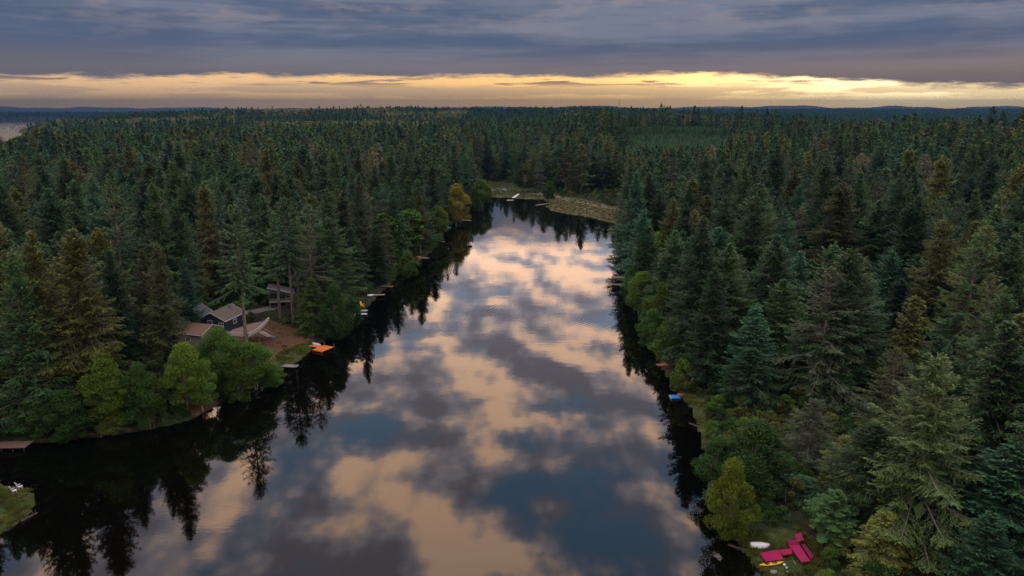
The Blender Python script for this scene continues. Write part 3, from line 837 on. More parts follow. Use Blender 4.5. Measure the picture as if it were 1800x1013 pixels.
# --- broadleaf trees
DL, DR = 'broadleaf trees on the left shore', 'broadleaf trees on the right shore'
def bl(kind, px, top, Y, R, col, label, grp): return hero(kind, px, top, Y, R, col, label, grp, 'broadleaf_tree')
bl('alder0', 178, 628, 142, 5.4, LIME, 'yellow green alder overhanging the dark water at the left', DL)
bl('alder2', 238, 640, 143, 4.0, DGREEN, 'dark green broadleaf tree between two yellow green alders', DL)
bl('alder1', 320, 604, 149, 5.0, LIME, 'bright green alder left of the white bench', DL)
bl('birch', 382, 578, 160, 5.4, ALDER, 'white stemmed alder clump above the white bench', DL)
bl('birch', 436, 604, 163, 6.2, ALDER, 'spreading leafy alder leaning to the water by the log dock', DL)
bl('poplar', 276, 592, 158, 2.2, LIME, 'small narrow yellow tree behind the alders', DL)
bl('poplar', 587, 503, 204, 5.2, DGREEN, 'rounded dark green tree at the water right of the cedar', DL)
bl('alder0', 620, 528, 216, 2.8, DGREEN, 'small round tree next to the silver dock', DL)
bl('alder1', 258, 655, 144, 3.6, ALDER, 'green alder squeezed between dark tree and bright alder', DL)
bl('alder0', 350, 640, 151, 3.6, ALDER, 'green alder just left of the white stemmed clump', DL)
bl('alder2', 412, 632, 158, 4.0, LIME, 'yellow green alder between the two white stemmed clumps', DL)
bl('alder1', 474, 640, 166, 3.4, ALDER, 'small leaning alder beside the foot of the log dock', DL)
bl('alder2', 110, 690, 137, 5.0, DGREEN, 'dark leafy tree overhanging the water near the left dock', DL)
bl('alder2', 60, 700, 138, 4.6, DGREEN, 'dark leafy tree right behind the left dock', DL)
bl('alder0', 803, 327, 420, 8.2, GOLD, 'golden maple on the far left shore', DL)
bl('alder1', 768, 362, 370, 6.2, LIME, 'yellow green tree nearer than the golden maple', DL)
bl('alder2', 745, 372, 352, 6.0, ALDER, 'green tree left of the turquoise boat', DL)
bl('alder0', 716, 443, 284, 4.4, ALDER, 'low leafy tree between the red dock and the lamp dock', DL)
bl('alder1', 846, 316, 500, 8.0, ALDER, 'leafy tree at the left end of the far meadow', DL)
bl('alder2', 834, 330, 480, 5.5, DGREEN, 'dark round tree below the leafy one by the far meadow', DL)
bl('alder0', 921, 290, 590, 9.0, OLIVE, 'brownish maple behind the far meadow', DL)
hero('sparse0', 948, 284, 585, 5.0, (0.13, 0.12, 0.10), 'pale dead looking fir behind the far meadow', 'conifers by the far meadow')
bl('alder1', 966, 318, 520, 5.0, DGREEN, 'round dark tree where the trail meets the meadow', DR)
bl('poplar', 1293, 812, 102, 4.2, (0.135, 0.190, 0.018), 'bright yellow green tree on the near right shore', DR)
bl('alder2', 1335, 742, 114, 6.6, DGREEN, 'wide dark broadleaf tree behind the bright yellow one', DR)
bl('alder0', 1262, 770, 117, 3.8, DGREEN, 'dark leafy tree at the water left of the yellow one', DR)
bl('alder1', 1132, 478, 226, 5.6, ALDER, 'leafy green tree above the two level dock', DR)
bl('alder0', 1166, 500, 206, 5.4, LIME, 'yellow green alder on the right shore below the two level dock', DR)
bl('alder2', 1150, 545, 196, 4.6, DGREEN, 'dark alder overhanging the right shore', DR)
bl('alder1', 1186, 560, 184, 4.8, ALDER, 'green alder leaning out above the pink deck', DR)
bl('shrub0', 1202, 632, 162, 3.6, LIME, 'bright shrubby willow beside the closed parasol', DR)
bl('alder2', 1112, 470, 250, 4.4, DGREEN, 'dark leafy tree right behind the two level dock', DR)
bl('alder0', 1236, 605, 172, 4.0, DGREEN, 'dark alder behind the closed parasol', DR)

# --- filler positions
SIGHT = [  # what must stay in view: pixel box and its distance
    (330, 540, 478, 600, 192), (430, 575, 560, 655, 185), (215, 470, 245, 502, 195),
    (530, 590, 595, 620, 185), (485, 630, 530, 655, 172), (622, 485, 700, 560, 258), (705, 438, 760, 462, 300),
    (775, 385, 835, 408, 385), (815, 348, 850, 365, 500), (845, 318, 1085, 400, 560), (960, 340, 1085, 400, 520),
    (1070, 478, 1100, 508, 262), (1150, 628, 1180, 648, 185), (1178, 625, 1225, 702, 160), (1210, 700, 1245, 790, 128),
    (1240, 800, 1345, 950, 104), (1300, 932, 1434, 1013, 106), (340, 690, 380, 730, 150),
    (0, 755, 60, 795, 135), (0, 820, 80, 945, 110), (1092, 233, 1262, 253, 925), (1628, 510, 1655, 545, 180), (1625, 590, 1660, 620, 140),
    (1500, 600, 1830, 1060, 97), (1395, 470, 1540, 800, 148), (130, 600, 500, 760, 158), (225, 430, 310, 600, 156), (1440, 320, 1540, 420, 240)]
def scatter():
    """jittered rows of standing trees, denser near, over all land in view"""
    out = []
    bands = [(70, 420, 10.6), (420, 700, 11.6), (700, 1500, 12.8), (1500, 3000, 14.0), (3000, 5200, 22.0), (5200, 9300, 36.0)]
    for y0, y1, sp_ in bands:
        ys = np.arange(y0, y1, sp_)
        um = 0.86 if y0 < 700 else 0.80
        for yi, yy in enumerate(ys):
            xm = um*yy + 25
            xs = np.arange(-xm, xm, sp_) + (yi % 2)*sp_*0.5
            x = xs + rng.uniform(-0.42, 0.42, len(xs))*sp_; y = yy + rng.uniform(-0.42, 0.42, len(xs))*sp_
            out.append(np.stack([x, y, np.full(len(x), y0)], 1))
    A = np.concatenate(out)
    X, Y = A[:, 0], A[:, 1]
    ok = np.ones(len(A), bool)
    near = Y < 700
    ok[near] &= poly_sd(X[near], Y[near], LAKE) > 1.8
    for p, mrg in ((YARD, 1.5), (MEADOW, 2.0), (SPIT, 2.0), (R_GRASS, 0.5), (N_GRASS, 1.0), (POINT_LAND, 0.0), (BEACH, 1.0), (DRIVE, 1.5)):
        ok[near] &= poly_sd(X[near], Y[near], p) > mrg
    ok[near] &= line_d(X[near], Y[near], TRAIL) > 4
    ok[near] &= line_d(X[near], Y[near], LANE) > 3.5
    for hx, hy, hr in HOUSES: ok[near] &= np.hypot(X[near]-hx, Y[near]-hy) > hr
    ok &= poly_sd(X, Y, FARM) > 0
    far = Y > 1200
    ok[far] &= sea_sd(X[far], Y[far]) > 25
    # clearings: slow noise thins the stand here and there
    A = A[ok]; X, Y = A[:, 0], A[:, 1]
    thin = wob(X, Y, 0.028, 3.0) + rng.uniform(-0.5, 0.5, len(X))
    A = A[(thin > -0.78) | (Y > 1500)]
    Z = ground_z(A[:, 0], A[:, 1])
    return A[:, 0], A[:, 1], Z, A[:, 2]

# ---------------------------------------------------------------- forest: the nearest trees singly, the rest as one mass
def fill_forest():
    X, Y, Z, B = scatter()
    n = len(X)
    Hh = 28.5 + 4*wob(X, Y, 0.02, 1.0) + rng.normal(0, 4.0, n) + np.where(rng.random(n) < 0.28, 9.0, 0.0)
    sdl = poly_sd(X, Y, LAKE)
    Hh = np.where(Y < 700, Hh + 2.5*np.exp(-np.maximum(sdl, 0)/7.0), Hh)
    Hh = np.clip(Hh, 14, 43)
    Rr = np.clip(2.2 + 0.195*Hh + rng.normal(0, 1.2, n), 4.0, 11.0)
    PX = np.array(PLACED)
    keep = np.ones(n, bool)
    nr = Y < 640
    for x, y, r in PX:
        keep[nr] &= np.hypot(X[nr]-x, Y[nr]-y) > (1.6 + 0.45*r)
    # low young growth towards the inlet
    pxb, _ = proj(X, Y, Z); lim = CAM_H - Z - Y*0.041*np.interp(pxb, [20, 110], [1.0, 0.25])
    low = (Y > 600) & (Y < 1700) & (pxb < 110)
    Hh = np.where(low, np.minimum(Hh, lim), Hh); keep &= Hh > 4
    Rr = np.where(low, np.minimum(Rr, 1.5+Hh*0.25), Rr); Hh = np.maximum(Hh, 4)
    # keep the view to docks, houses and clearings open
    px, pt = proj(X, Y, Z+Hh); _, pb = proj(X, Y, Z+Hh*0.05)
    hw = Rr*FPX/np.maximum(Y, 1)*0.9
    for x0, y0, x1, y1, d in SIGHT:
        hit = (Y < d) & (px+hw*0.8 > x0) & (px-hw*0.8 < x1) & (pb > y0) & (pt < y1)
        keep &= ~hit
    # trees must not hang far out over the lake's open water nor stand out of the frame by much
    X, Y, Z, B, Hh, Rr, px, pt, pb, sdl = (a[keep] for a in (X, Y, Z, B, Hh, Rr, px, pt, pb, sdl))
    n = len(X)
    # stands: broadleaf woods on the promontory and on far slopes, pale patches
    bro = np.zeros(n, bool)
    w1 = wob(X, Y, 0.006, 4.0) + rng.uniform(-0.35, 0.35, n)
    bro |= (Y > 1100) & (Y < 3600) & (X < -150) & (w1 > -0.12)
    bro |= (Y > 1150) & (Y < 3000) & (X > 150) & (w1 > 0.08)
    bro |= (Y <= 1100) & (Y > 260) & (rng.random(n) < 0.05)
    Hh = np.where((Y > 1800) & ~bro, Hh*0.85, Hh)
    dist = np.hypot(X, Y)
    inf = (px > -20) & (px < 1820) & (pt < 1013) & (dist < 420)
    score = np.where(inf & ~bro, Hh/dist, 0)
    n_single = max(0, 297 - sum(1 for o in S.objects if o.parent is None and o.get('group') in (RB, LB)))
    order = np.argsort(-score)[:n_single]
    single = np.zeros(n, bool); single[order] = True; single &= score > 0
    kinds = ['fir0', 'fir1', 'fir2', 'fir3', 'fir0', 'fir1', 'fir3', 'spruce0', 'spruce1', 'fir3', 'sparse1', 'cedar']
    shore_kinds = ['fir0', 'fir3', 'spruce0', 'spruce1', 'cedar', 'fir0']
    cols = [FIR, FIR_D, FIR, BLUE, OLIVE, FIR_D, FIR, FIR]
    for i in np.where(single)[0]:
        kd = shore_kinds[rng.integers(6)] if sdl[i] < 14 else kinds[rng.integers(len(kinds))]
        k = KH[kd]
        h = Hh[i]*(0.8 if kd in ('cedar', 'spruce0', 'spruce1') else 1.0)
        rgt = X[i] > unproj(900, 600)[0]
        lab = 'dark green conifer in the dense forest of the right bank' if rgt else 'dark green conifer in the dense forest of the left bank'
        nm = {'cedar': 'cedar_tree', 'spruce0': 'spruce_tree', 'spruce1': 'spruce_tree'}.get(kd, 'fir_tree')
        put_tree(k, X[i], Y[i], h, Rr[i], cols[rng.integers(len(cols))], lab, 'tree', 'forest of the right bank' if rgt else 'forest of the left bank', nm, z=Z[i])
    rest = ~single
    # mass of the rest: points carrying size, turn and shape number
    src = []; tints = []
    col = bpy.data.collections.new('forest_shapes')
    def source(kind, colour):
        o = bpy.data.objects.new('shape_%03d' % len(src), kind.joined_cached)
        col.objects.link(o); src.append((kind.H, kind.R)); tints.append(colour); return len(src)-1
    for k in list(KH.values())+KM+KF+KD+KBM+KBF+list(KB.values()): k.joined_cached = None
    def src_set(ks, colours):
        ids = []
        for k in ks:
            if k.joined_cached is None: k.joined_cached = k.joined()
            for c_ in colours: ids.append(source(k, c_))
        return np.array(ids)
    cf = [FIR, FIR_D, OLIVE, FIR, BLUE]
    s_near = src_set([KH[k] for k in ('fir0', 'fir1', 'fir2', 'fir3', 'sparse1', 'fir1')], cf)
    s_near = np.concatenate([s_near, src_set([KH['sparse1']], [(0.15, 0.14, 0.11)])])
    s_mid = np.concatenate([src_set(KM, cf), src_set([KM[5]], [(0.15, 0.14, 0.11), (0.13, 0.10, 0.04)])])
    s_far = src_set(KF, cf)
    s_dis = src_set(KD, [FIR, FIR_D, BLUE])
    s_bm = src_set(KBM, [ALDER, OLIVE, DGREEN])
    s_bf = src_set(KBF, [(0.12, 0.14, 0.04), ALDER, (0.18, 0.17, 0.06), (0.17, 0.13, 0.045)])
    s_farm = src_set([KF[0], KF[2]], [(0.060, 0.145, 0.050)])
    idx = np.zeros(n, int)
    def pick(m, ids): idx[m] = ids[rng.integers(0, len(ids), m.sum())]
    pick(dist < 430, s_near); pick((dist >= 430) & (dist < 800), s_mid); pick((dist >= 800) & (dist < 1800), s_far); pick(dist >= 1800, s_dis)
    pick(bro & (dist < 1100), s_bm); pick(bro & (dist >= 1100), s_bf)
    Hh = np.where(bro, 13 + 0.25*Hh, Hh)
    wide = np.interp(dist, [0, 1400, 3000, 5200, 9000], [1.0, 0.95, 0.95, 1.3, 1.9])
    Rr = np.where(bro, Rr*1.15, Rr)*wide
    Hh = Hh*np.interp(dist, [0, 3000, 9000], [1.0, 0.95, 0.8])
    # plantation rows on the far clearing
    fx, fy = [], []
    for yy in np.arange(930, 1088, 6.0):
        for xx in np.arange(138, 320, 4.2):
            fx.append(xx+rng.normal(0, .35)); fy.append(yy+rng.normal(0, .35))
    fx, fy = np.array(fx), np.array(fy)
    m = poly_sd(fx, fy, FARM) < -1; fx, fy = fx[m], fy[m]
    fh = np.where(fy > 1040, 9.5, 4.2) + rng.normal(0, .5, len(fx))
    X2 = np.concatenate([X[rest], fx]); Y2 = np.concatenate([Y[rest], fy]); Z2 = np.concatenate([Z[rest], ground_z(fx, fy)])
    H2 = np.concatenate([Hh[rest], fh]); R2 = np.concatenate([Rr[rest], 1.5+0.12*fh])
    I2 = np.concatenate([idx[rest], s_farm[rng.integers(0, len(s_farm), len(fx))]])
    SRC = np.array(src)
    sc = np.stack([R2/SRC[I2, 1], R2/SRC[I2, 1], H2/SRC[I2, 0]], 1)
    mass_object('conifer_forest', X2, Y2, Z2-0.15, I2, sc, np.array(tints)[I2], col, 'dense conifer forest covering the banks and the hills to the horizon', 'forest')
    print('FOREST singles', int(single.sum()), 'mass', len(X2))

def mass_object(name, X, Y, Z, I, sc, tint, col, label, cat):
    me = bpy.data.meshes.new(name)
    n = len(X)
    me.vertices.add(n); me.vertices.foreach_set('co', np.stack([X, Y, Z], 1).astype(np.float32).ravel())
    a = me.attributes.new('shape', 'INT', 'POINT'); a.data.foreach_set('value', I.astype(np.int32))
    a = me.attributes.new('size', 'FLOAT_VECTOR', 'POINT'); a.data.foreach_set('vector', sc.astype(np.float32).ravel())
    a = me.attributes.new('tint', 'FLOAT_VECTOR', 'POINT'); a.data.foreach_set('vector', tint.astype(np.float32).ravel())
    a = me.attributes.new('turn', 'FLOAT_VECTOR', 'POINT')
    rot = np.stack([rng.normal(0, .025, n), rng.normal(0, .025, n), rng.uniform(0, 6.283, n)], 1)
    a.data.foreach_set('vector', rot.astype(np.float32).ravel())
    o = link(bpy.data.objects.new(name, me))
    ng = bpy.data.node_groups.new(name, 'GeometryNodeTree')
    ng.interface.new_socket('Geometry', in_out='INPUT', socket_type='NodeSocketGeometry')
    ng.interface.new_socket('Geometry', in_out='OUTPUT', socket_type='NodeSocketGeometry')
    N = ng.nodes
    gi, go = N.new('NodeGroupInput'), N.new('NodeGroupOutput')
    ci = N.new('GeometryNodeCollectionInfo'); ci.inputs['Collection'].default_value = col
    ci.inputs['Separate Children'].default_value = True; ci.inputs['Reset Children'].default_value = True
    ip = N.new('GeometryNodeInstanceOnPoints'); ip.inputs['Pick Instance'].default_value = True
    def na(nm, t):
        k = N.new('GeometryNodeInputNamedAttribute'); k.data_type = t; k.inputs['Name'].default_value = nm; return k.outputs['Attribute']
    L = ng.links
    L.new(gi.outputs[0], ip.inputs['Points']); L.new(ci.outputs[0], ip.inputs['Instance'])
    L.new(na('shape', 'INT'), ip.inputs['Instance Index']); L.new(na('size', 'FLOAT_VECTOR'), ip.inputs['Scale'])
    e2r = N.new('FunctionNodeEulerToRotation'); L.new(na('turn', 'FLOAT_VECTOR'), e2r.inputs[0]); L.new(e2r.outputs[0], ip.inputs['Rotation'])
    L.new(ip.outputs[0], go.inputs[0])
    md = o.modifiers.new('scatter', 'NODES'); md.node_group = ng
    tag(o, label, cat, kind='stuff')
    return o
HOUSES = [(*unproj(395, 590, 3)[:2], 13), (*unproj(345, 592, 3)[:2], 10), (*unproj(500, 540, 4)[:2], 9), (*unproj(1640, 540, 5)[:2], 6)]
fill_forest()

# shore shrubs, singly, and undergrowth
def shore_growth():
    pts = []
    P = LAKE
    n = len(P)
    for i in range(n):
        (ax, ay), (bx, by) = P[i], P[(i+1) % n]
        L = math.hypot(bx-ax, by-ay)
        k = max(1, int(L/2.3))
        for j in range(k):
            t = (j+random.random())/k
            nx, ny = (by-ay)/L, -(bx-ax)/L
            for off in (random.uniform(0.6, 1.8), random.uniform(2.0, 5.5)):
                for sg in (1, -1):
                    x, y = ax+(bx-ax)*t+nx*off*sg, ay+(by-ay)*t+ny*off*sg
                    pts.append((x, y))
    A = np.array(pts); A = A[(A[:, 1] > 85) & (A[:, 1] < 560)]
    sd = poly_sd(A[:, 0], A[:, 1], LAKE); A = A[(sd > 0.35) & (sd < 6)]
    for p in (YARD, MEADOW, SPIT, N_GRASS, BEACH): A = A[poly_sd(A[:, 0], A[:, 1], p) > 0.2]
    Z = ground_z(A[:, 0], A[:, 1])
    px, py = proj(A[:, 0], A[:, 1], Z+1.0)
    ok = (px > -10) & (px < 1810) & (py < 1013)
    for x0, y0, x1, y1, d in SIGHT[:-1]:
        if x1-x0 > 200: continue
        ok &= ~((px > x0-4) & (px < x1+4) & (py > y0) & (py < y1+6))
    A, Z, px = A[ok], Z[ok], px[ok]
    sel = rng.permutation(len(A))
    singles = sel[:110]
    cols = [ALDER, DGREEN, DGREEN, LIME, ALDER, OLIVE]
    for i in singles:
        k = KB['shrub%d' % rng.integers(3)]
        h = random.uniform(2.0, 5.2)
        rgt = A[i, 0] > (px[i]*0 + unproj(960, 500)[0])
        lab = 'green waterside shrub along the right shore of the lake' if rgt else 'green waterside shrub along the left shore of the lake'
        put_tree(k, A[i, 0], A[i, 1], h, h*random.uniform(0.55, 0.85), cols[rng.integers(len(cols))], lab, 'shrub',
                 'shrubs along the right shore' if rgt else 'shrubs along the left shore', 'waterside_shrub', z=float(Z[i]))
    rest = sel[110:]
    # undergrowth: the remaining shore tufts plus low bushes on the forest floor
    gx, gy = [], []
    for yy in np.arange(88, 330, 2.8):
        xm = 0.8*yy+15
        xs = np.arange(-xm, xm, 2.8); gx.append(xs+rng.uniform(-1.3, 1.3, len(xs))); gy.append(np.full(len(xs), yy)+rng.uniform(-1.3, 1.3, len(xs)))
    for yy in np.arange(330, 640, 4.5):
        xs = np.arange(-110, 150, 4.5); gx.append(xs+rng.uniform(-2, 2, len(xs))); gy.append(np.full(len(xs), yy)+rng.uniform(-2, 2, len(xs)))
    gx, gy = np.concatenate(gx), np.concatenate(gy)
    m = poly_sd(gx, gy, LAKE) > 4
    for p in (YARD, R_GRASS, N_GRASS, BEACH, POINT_LAND, DRIVE, MEADOW, SPIT): m &= poly_sd(gx, gy, p) > 0.8
    m &= line_d(gx, gy, LANE) > 3
    m &= line_d(gx, gy, TRAIL) > 3.5
    for hx, hy, hr in HOUSES: m &= np.hypot(gx-hx, gy-hy) > hr*0.9
    gx, gy = gx[m], gy[m]
    X = np.concatenate([A[rest, 0], gx]); Y = np.concatenate([A[rest, 1], gy]); Z2 = ground_z(X, Y)
    hs = np.where(np.arange(len(X)) < len(rest), rng.uniform(0.7, 2.6, len(X)), rng.uniform(0.8, 3.4, len(X)))
    # grass tufts on the clearings
    tx, ty = [], []
    for p, d in ((YARD_GRASS, 1.2), (R_GRASS, 1.1), (N_GRASS, 0.8), (POINT_LAND, 1.0), (MEADOW, 3.0), (SPIT, 2.6), (YARD, 4.0)):
        q = np.array(p); x0, y0 = q.min(0); x1, y1 = q.max(0)
        m_ = int((x1-x0)*(y1-y0)/d**2*2)
        xs, ys = rng.uniform(x0, x1, m_), rng.uniform(y0, y1, m_)
        k = (poly_sd(xs, ys, p) < 0) & (poly_sd(xs, ys, LAKE) > 0.2) & ((wob(xs, ys, 0.5, 1.0) > -0.1) | (ys > 350)); tx.append(xs[k]); ty.append(ys[k])
    tx, ty = np.concatenate(tx), np.concatenate(ty)
    col = bpy.data.collections.new('undergrowth_shapes')
    R0 = []
    for i in range(3):
        for c_ in (DGREEN, ALDER, OLIVE):
            o = bpy.data.objects.new('bush_%02d' % len(R0), KB['shrub%d' % i].joined()); col.objects.link(o); R0.append(c_)
    g = np.random.default_rng(5); nbl = 60
    C = np.stack([g.normal(0, .32, nbl), g.normal(0, .32, nbl), np.full(nbl, .17)], 1)
    D = unit(np.stack([g.normal(0, .4, nbl), g.normal(0, .4, nbl), np.ones(nbl)], 1)); Nn = unit(np.cross(D, g.normal(0, 1, (nbl, 3))))
    V, F = kites(C, D, Nn, np.full(nbl, .4), np.full(nbl, .07))
    tuft = mesh_np('tuft', V, F, [LF], {'tip': np.tile([0, .4, 1, .4], nbl)})
    for c_ in ((0.055, 0.075, 0.016), (0.10, 0.10, 0.030)):
        o = bpy.data.objects.new('bush_%02d' % len(R0), tuft); col.objects.link(o); R0.append(c_)
    I = np.concatenate([rng.integers(0, 9, len(X)), 9+rng.integers(0, 2, len(tx))])
    ss = np.concatenate([hs/3.2, rng.uniform(0.6, 1.5, len(tx))])
    sc = np.stack([ss*np.concatenate([rng.uniform(.8, 1.4, len(X)), np.ones(len(tx))])]*2+[ss], 1)
    X = np.concatenate([X, tx]); Y = np.concatenate([Y, ty]); Z2 = np.concatenate([Z2, ground_z(tx, ty)])
    mass_object('undergrowth', X, Y, Z2-0.08, I, sc, np.array(R0)[I], col, 'low bushes and grass tufts on the forest floor and clearings', 'undergrowth')
shore_growth()

# ---------------------------------------------------------------- built things
M['grey_wood'] = plain('weathered_planks', (0.24, 0.215, 0.19), 0.85, 0.30, 1.4)
M['brown_wood'] = plain('brown_planks', (0.20, 0.125, 0.085), 0.85, 0.30, 1.4)
M['dark_wood'] = plain('dark_posts', (0.070, 0.055, 0.045), 0.9, 0.3, 2.0)
M['orange_wood'] = plain('orange_stain', (0.72, 0.185, 0.025), 0.7, 0.15, 1.5)
M['red_wood'] = plain('red_stain', (0.40, 0.120, 0.060), 0.75, 0.2, 1.5)
M['tan_wood'] = plain('tan_planks', (0.36, 0.265, 0.19), 0.8, 0.2, 1.5)
M['silver'] = plain('aluminium_deck', (0.50, 0.51, 0.52), 0.5, 0.1, 1.0, 0.2)
M['magenta'] = plain('magenta_carpet', (0.42, 0.008, 0.085), 0.9, 0.22, 0.9)
M['maroon'] = plain('maroon_carpet', (0.22, 0.010, 0.055), 0.9, 0.25, 0.9)
M['white'] = plain('white_paint', (0.78, 0.77, 0.76), 0.5, 0.06, 2.0)
M['offwhite'] = plain('off_white_hull', (0.62, 0.61, 0.58), 0.45, 0.08, 1.5)
M['yellow'] = plain('yellow_plastic', (0.85, 0.48, 0.012), 0.4, 0.06, 1.0)
M['orange'] = plain('orange_plastic', (0.85, 0.26, 0.02), 0.4, 0.06, 1.0)
M['teal'] = plain('teal_plastic', (0.015, 0.26, 0.30), 0.45, 0.08, 1.0)
M['turquoise'] = plain('turquoise_plastic', (0.04, 0.42, 0.52), 0.4, 0.08, 1.0)
M['blue'] = plain('blue_tarp', (0.03, 0.20, 0.62), 0.5, 0.2, 2.0)
M['palegreen'] = plain('pale_green_hull', (0.42, 0.50, 0.34), 0.5, 0.1, 1.0)
M['black'] = plain('black_rubber', (0.012, 0.012, 0.013), 0.7, 0.2, 2.0)
M['navy'] = plain('navy_siding', (0.022, 0.030, 0.055), 0.7, 0.12, 1.0)
M['greywall'] = plain('grey_siding', (0.10, 0.095, 0.09), 0.8, 0.15, 1.0)
M['tanwall'] = plain('tan_siding', (0.30, 0.25, 0.20), 0.8, 0.15, 1.0)
M['brownroof'] = plain('brown_shingles', (0.185, 0.105, 0.070), 0.9, 0.35, 2.5, bump=0.6)
M['greyroof'] = plain('grey_shingles', (0.085, 0.085, 0.09), 0.9, 0.25, 2.5, bump=0.5)
M['taupe'] = plain('taupe_shingles', (0.135, 0.105, 0.088), 0.9, 0.3, 2.5, bump=0.5)
M['deckrail'] = plain('pale_deck_boards', (0.60, 0.56, 0.53), 0.7, 0.10, 1.0)
M['stone'] = plain('grey_stone', (0.22, 0.215, 0.21), 0.9, 0.25, 2.0)
M['steel'] = plain('galvanised_steel', (0.35, 0.35, 0.36), 0.5, 0.1, 1.0, 0.5)
def glass_mat():
    m, nt, b = new_mat('window_glass'); b.inputs['Base Color'].default_value = (0.02, 0.025, 0.03, 1); b.inputs['Roughness'].default_value = 0.05; return m
M['glass'] = glass_mat()

def gz(x, y): return float(ground_z(np.array([x]), np.array([y]))[0])
def dock(label, a, b, width, plank, z=0.45, post=M['dark_wood'], posts=2, name='dock', tall=None, cat='dock', group=None):
    """plank deck from shore pixel a to water pixel b on posts"""
    A = Vector(unproj(*a, z)); B = Vector(unproj(*b, z))
    d = (B-A); L = d.length; rz = math.atan2(d.y, d.x)
    root = empty(name, (A.x, A.y, 0), rz)
    mb = MB(); n = max(4, int(L/0.24)); st = L/n
    for i in range(n):
        mb.box((st*(i+0.5), random.uniform(-.02, .02), z+random.uniform(-.006, .006)), (st*0.93, width+random.uniform(-.04, .04), 0.05))
    mb.build('deck_boards', plank, root)
    for s in (-1, 1): MB().box((L/2, s*(width/2-0.12), z-0.12), (L*0.98, 0.1, 0.18)).build('stringer', post, root)
    for i in range(posts):
        x = L*(0.25+0.72*i/max(1, posts-1))
        for s in (-1, 1):
            top = z+0.08
            if tall and i == posts-1: top = z+(tall if s > 0 else 0.5)
            MB().tube((x, s*(width/2+0.02), -1.6), (x, s*(width/2+0.02), top), 0.085, 0.075, 8).build('post', post, root)
    return tag(root, label, cat, group)
def hull_rings(L, W, D, n=11, m=9, stern=0.72, rocker=0.0, keel=1.0):
    """boat hull cross sections, open side down: arcs from gunwale over the keel"""
    R = []
    for i in range(n):
        t = i/(n-1); x = (t-0.5)*L
        w = W/2*(math.sin(math.pi*(stern*0.5*0 + t))**0.6 if stern == 0 else min(1.0, (stern + (1-stern)*math.sin(min(t*1.6, 1)*math.pi/2)))*max(0.03, 1-max(0, (t-0.5)/0.5)**2.2))
        h = D*(0.85+0.15*math.sin(math.pi*t)) + rocker*(2*t-1)**2
        ring = []
        for j in range(m):
            a = math.pi*j/(m-1)
            ring.append((x, w*math.cos(a), h*math.sin(a)**0.8*keel if 0 < j < m-1 else 0.0))
        R.append(ring)
    return R
def rowboat(label, px, py, z, L, W, D, rz, mat, name='rowboat', group=None):
    p = unproj(px, py, z)
    root = empty(name, (p[0], p[1], z), rz)
    mb = MB(); mb.loft(hull_rings(L, W, D), cap=True, closed=False)
    mb.build('hull', mat, root, smooth=True)
    MB().beam((-L*0.47, 0, D*0.88), (L*0.40, 0, D*0.93), 0.06, 0.09).build('keel', mat, root)
    for s in (-1, 1): MB().beam((-L*0.48, s*W*0.40, 0.04), (L*0.12, s*W*0.49, 0.04), 0.06, 0.08).build('gunwale', mat, root)
    return tag(root, label, 'boat', group)
def kayak(label, px, py, z, L, W, D, rz, mat, cockpits=(0.12, -0.18), name='kayak', group=None):
    p = unproj(px, py, z)
    root = empty(name, (p[0], p[1], z), rz)
    n, m = 15, 12; rings = []
    for i in range(n):
        t = i/(n-1); w = max(0.02, W/2*math.sin(math.pi*t)**0.62); h = D*(0.45+0.55*math.sin(math.pi*t)**0.4)
        zb = 0.16*(2*t-1)**4
        rings.append([((t-0.5)*L, w*math.cos(2*math.pi*j/m), zb+h/2+h/2*math.sin(2*math.pi*j/m)) for j in range(m)])
    MB().loft(rings).build('hull', mat, root, smooth=True)
    for cx in cockpits:
        mb = MB(); ring = lambda r, zz: [(cx*L+0.42*r*math.cos(2*math.pi*j/14), W*0.33*r*math.sin(2*math.pi*j/14), zz) for j in range(14)]
        mb.loft([ring(1.0, D*0.93), ring(1.0, D*1.06), ring(0.78, D*1.06), ring(0.70, D*0.97)])
        mb.build('cockpit', M['black'], root)
        MB().box((cx*L-0.30, 0, D*1.12), (0.06, W*0.42, 0.26), ry=-0.25).build('seat_back', M['black'], root)
    return tag(root, label, 'kayak', group)
def chair(label, px, py, z, rz, mat, s=1.0, group=None, name='garden_chair'):
    p = unproj(px, py, z)
    r = empty(name, (p[0], p[1], z), rz)
    MB().box((0.02*s, 0, 0.40*s), (0.52*s, 0.54*s, 0.05*s), ry=0.10).build('seat', mat, r)
    MB().box((-0.32*s, 0, 0.76*s), (0.05*s, 0.56*s, 0.78*s), ry=-0.28).build('backrest', mat, r)
    for sx in (-1, 1):
        for sy in (-1, 1): MB().box((sx*0.22*s, sy*0.25*s, 0.19*s), (0.06*s, 0.06*s, 0.40*s)).build('leg', mat, r)
    for sy in (-1, 1): MB().box((0, sy*0.31*s, 0.60*s), (0.58*s, 0.09*s, 0.04*s)).build('armrest', mat, r)
    return tag(r, label, 'chair', group)
def slab_poly(name, mat, pts, z, th, parent):
    """deck section between ground points, with board joints"""
    P = [Vector((x, y, 0)) for x, y in pts]
    mb = MB(); a, b, c_, d = P
    L = ((b-a).length+(c_-d).length)/2; n = max(3, int(L/0.28))
    for i in range(n):
        t0, t1 = (i+0.04)/n, (i+0.96)/n
        q = [a.lerp(b, t0), a.lerp(b, t1), d.lerp(c_, t1), d.lerp(c_, t0)]
        mb.add([(v.x, v.y, z-th) for v in q]+[(v.x, v.y, z) for v in q], [(3, 2, 1, 0), (4, 5, 6, 7), (0, 1, 5, 4), (1, 2, 6, 5), (2, 3, 7, 6), (3, 0, 4, 7)])
    return mb.build(name, mat, parent)

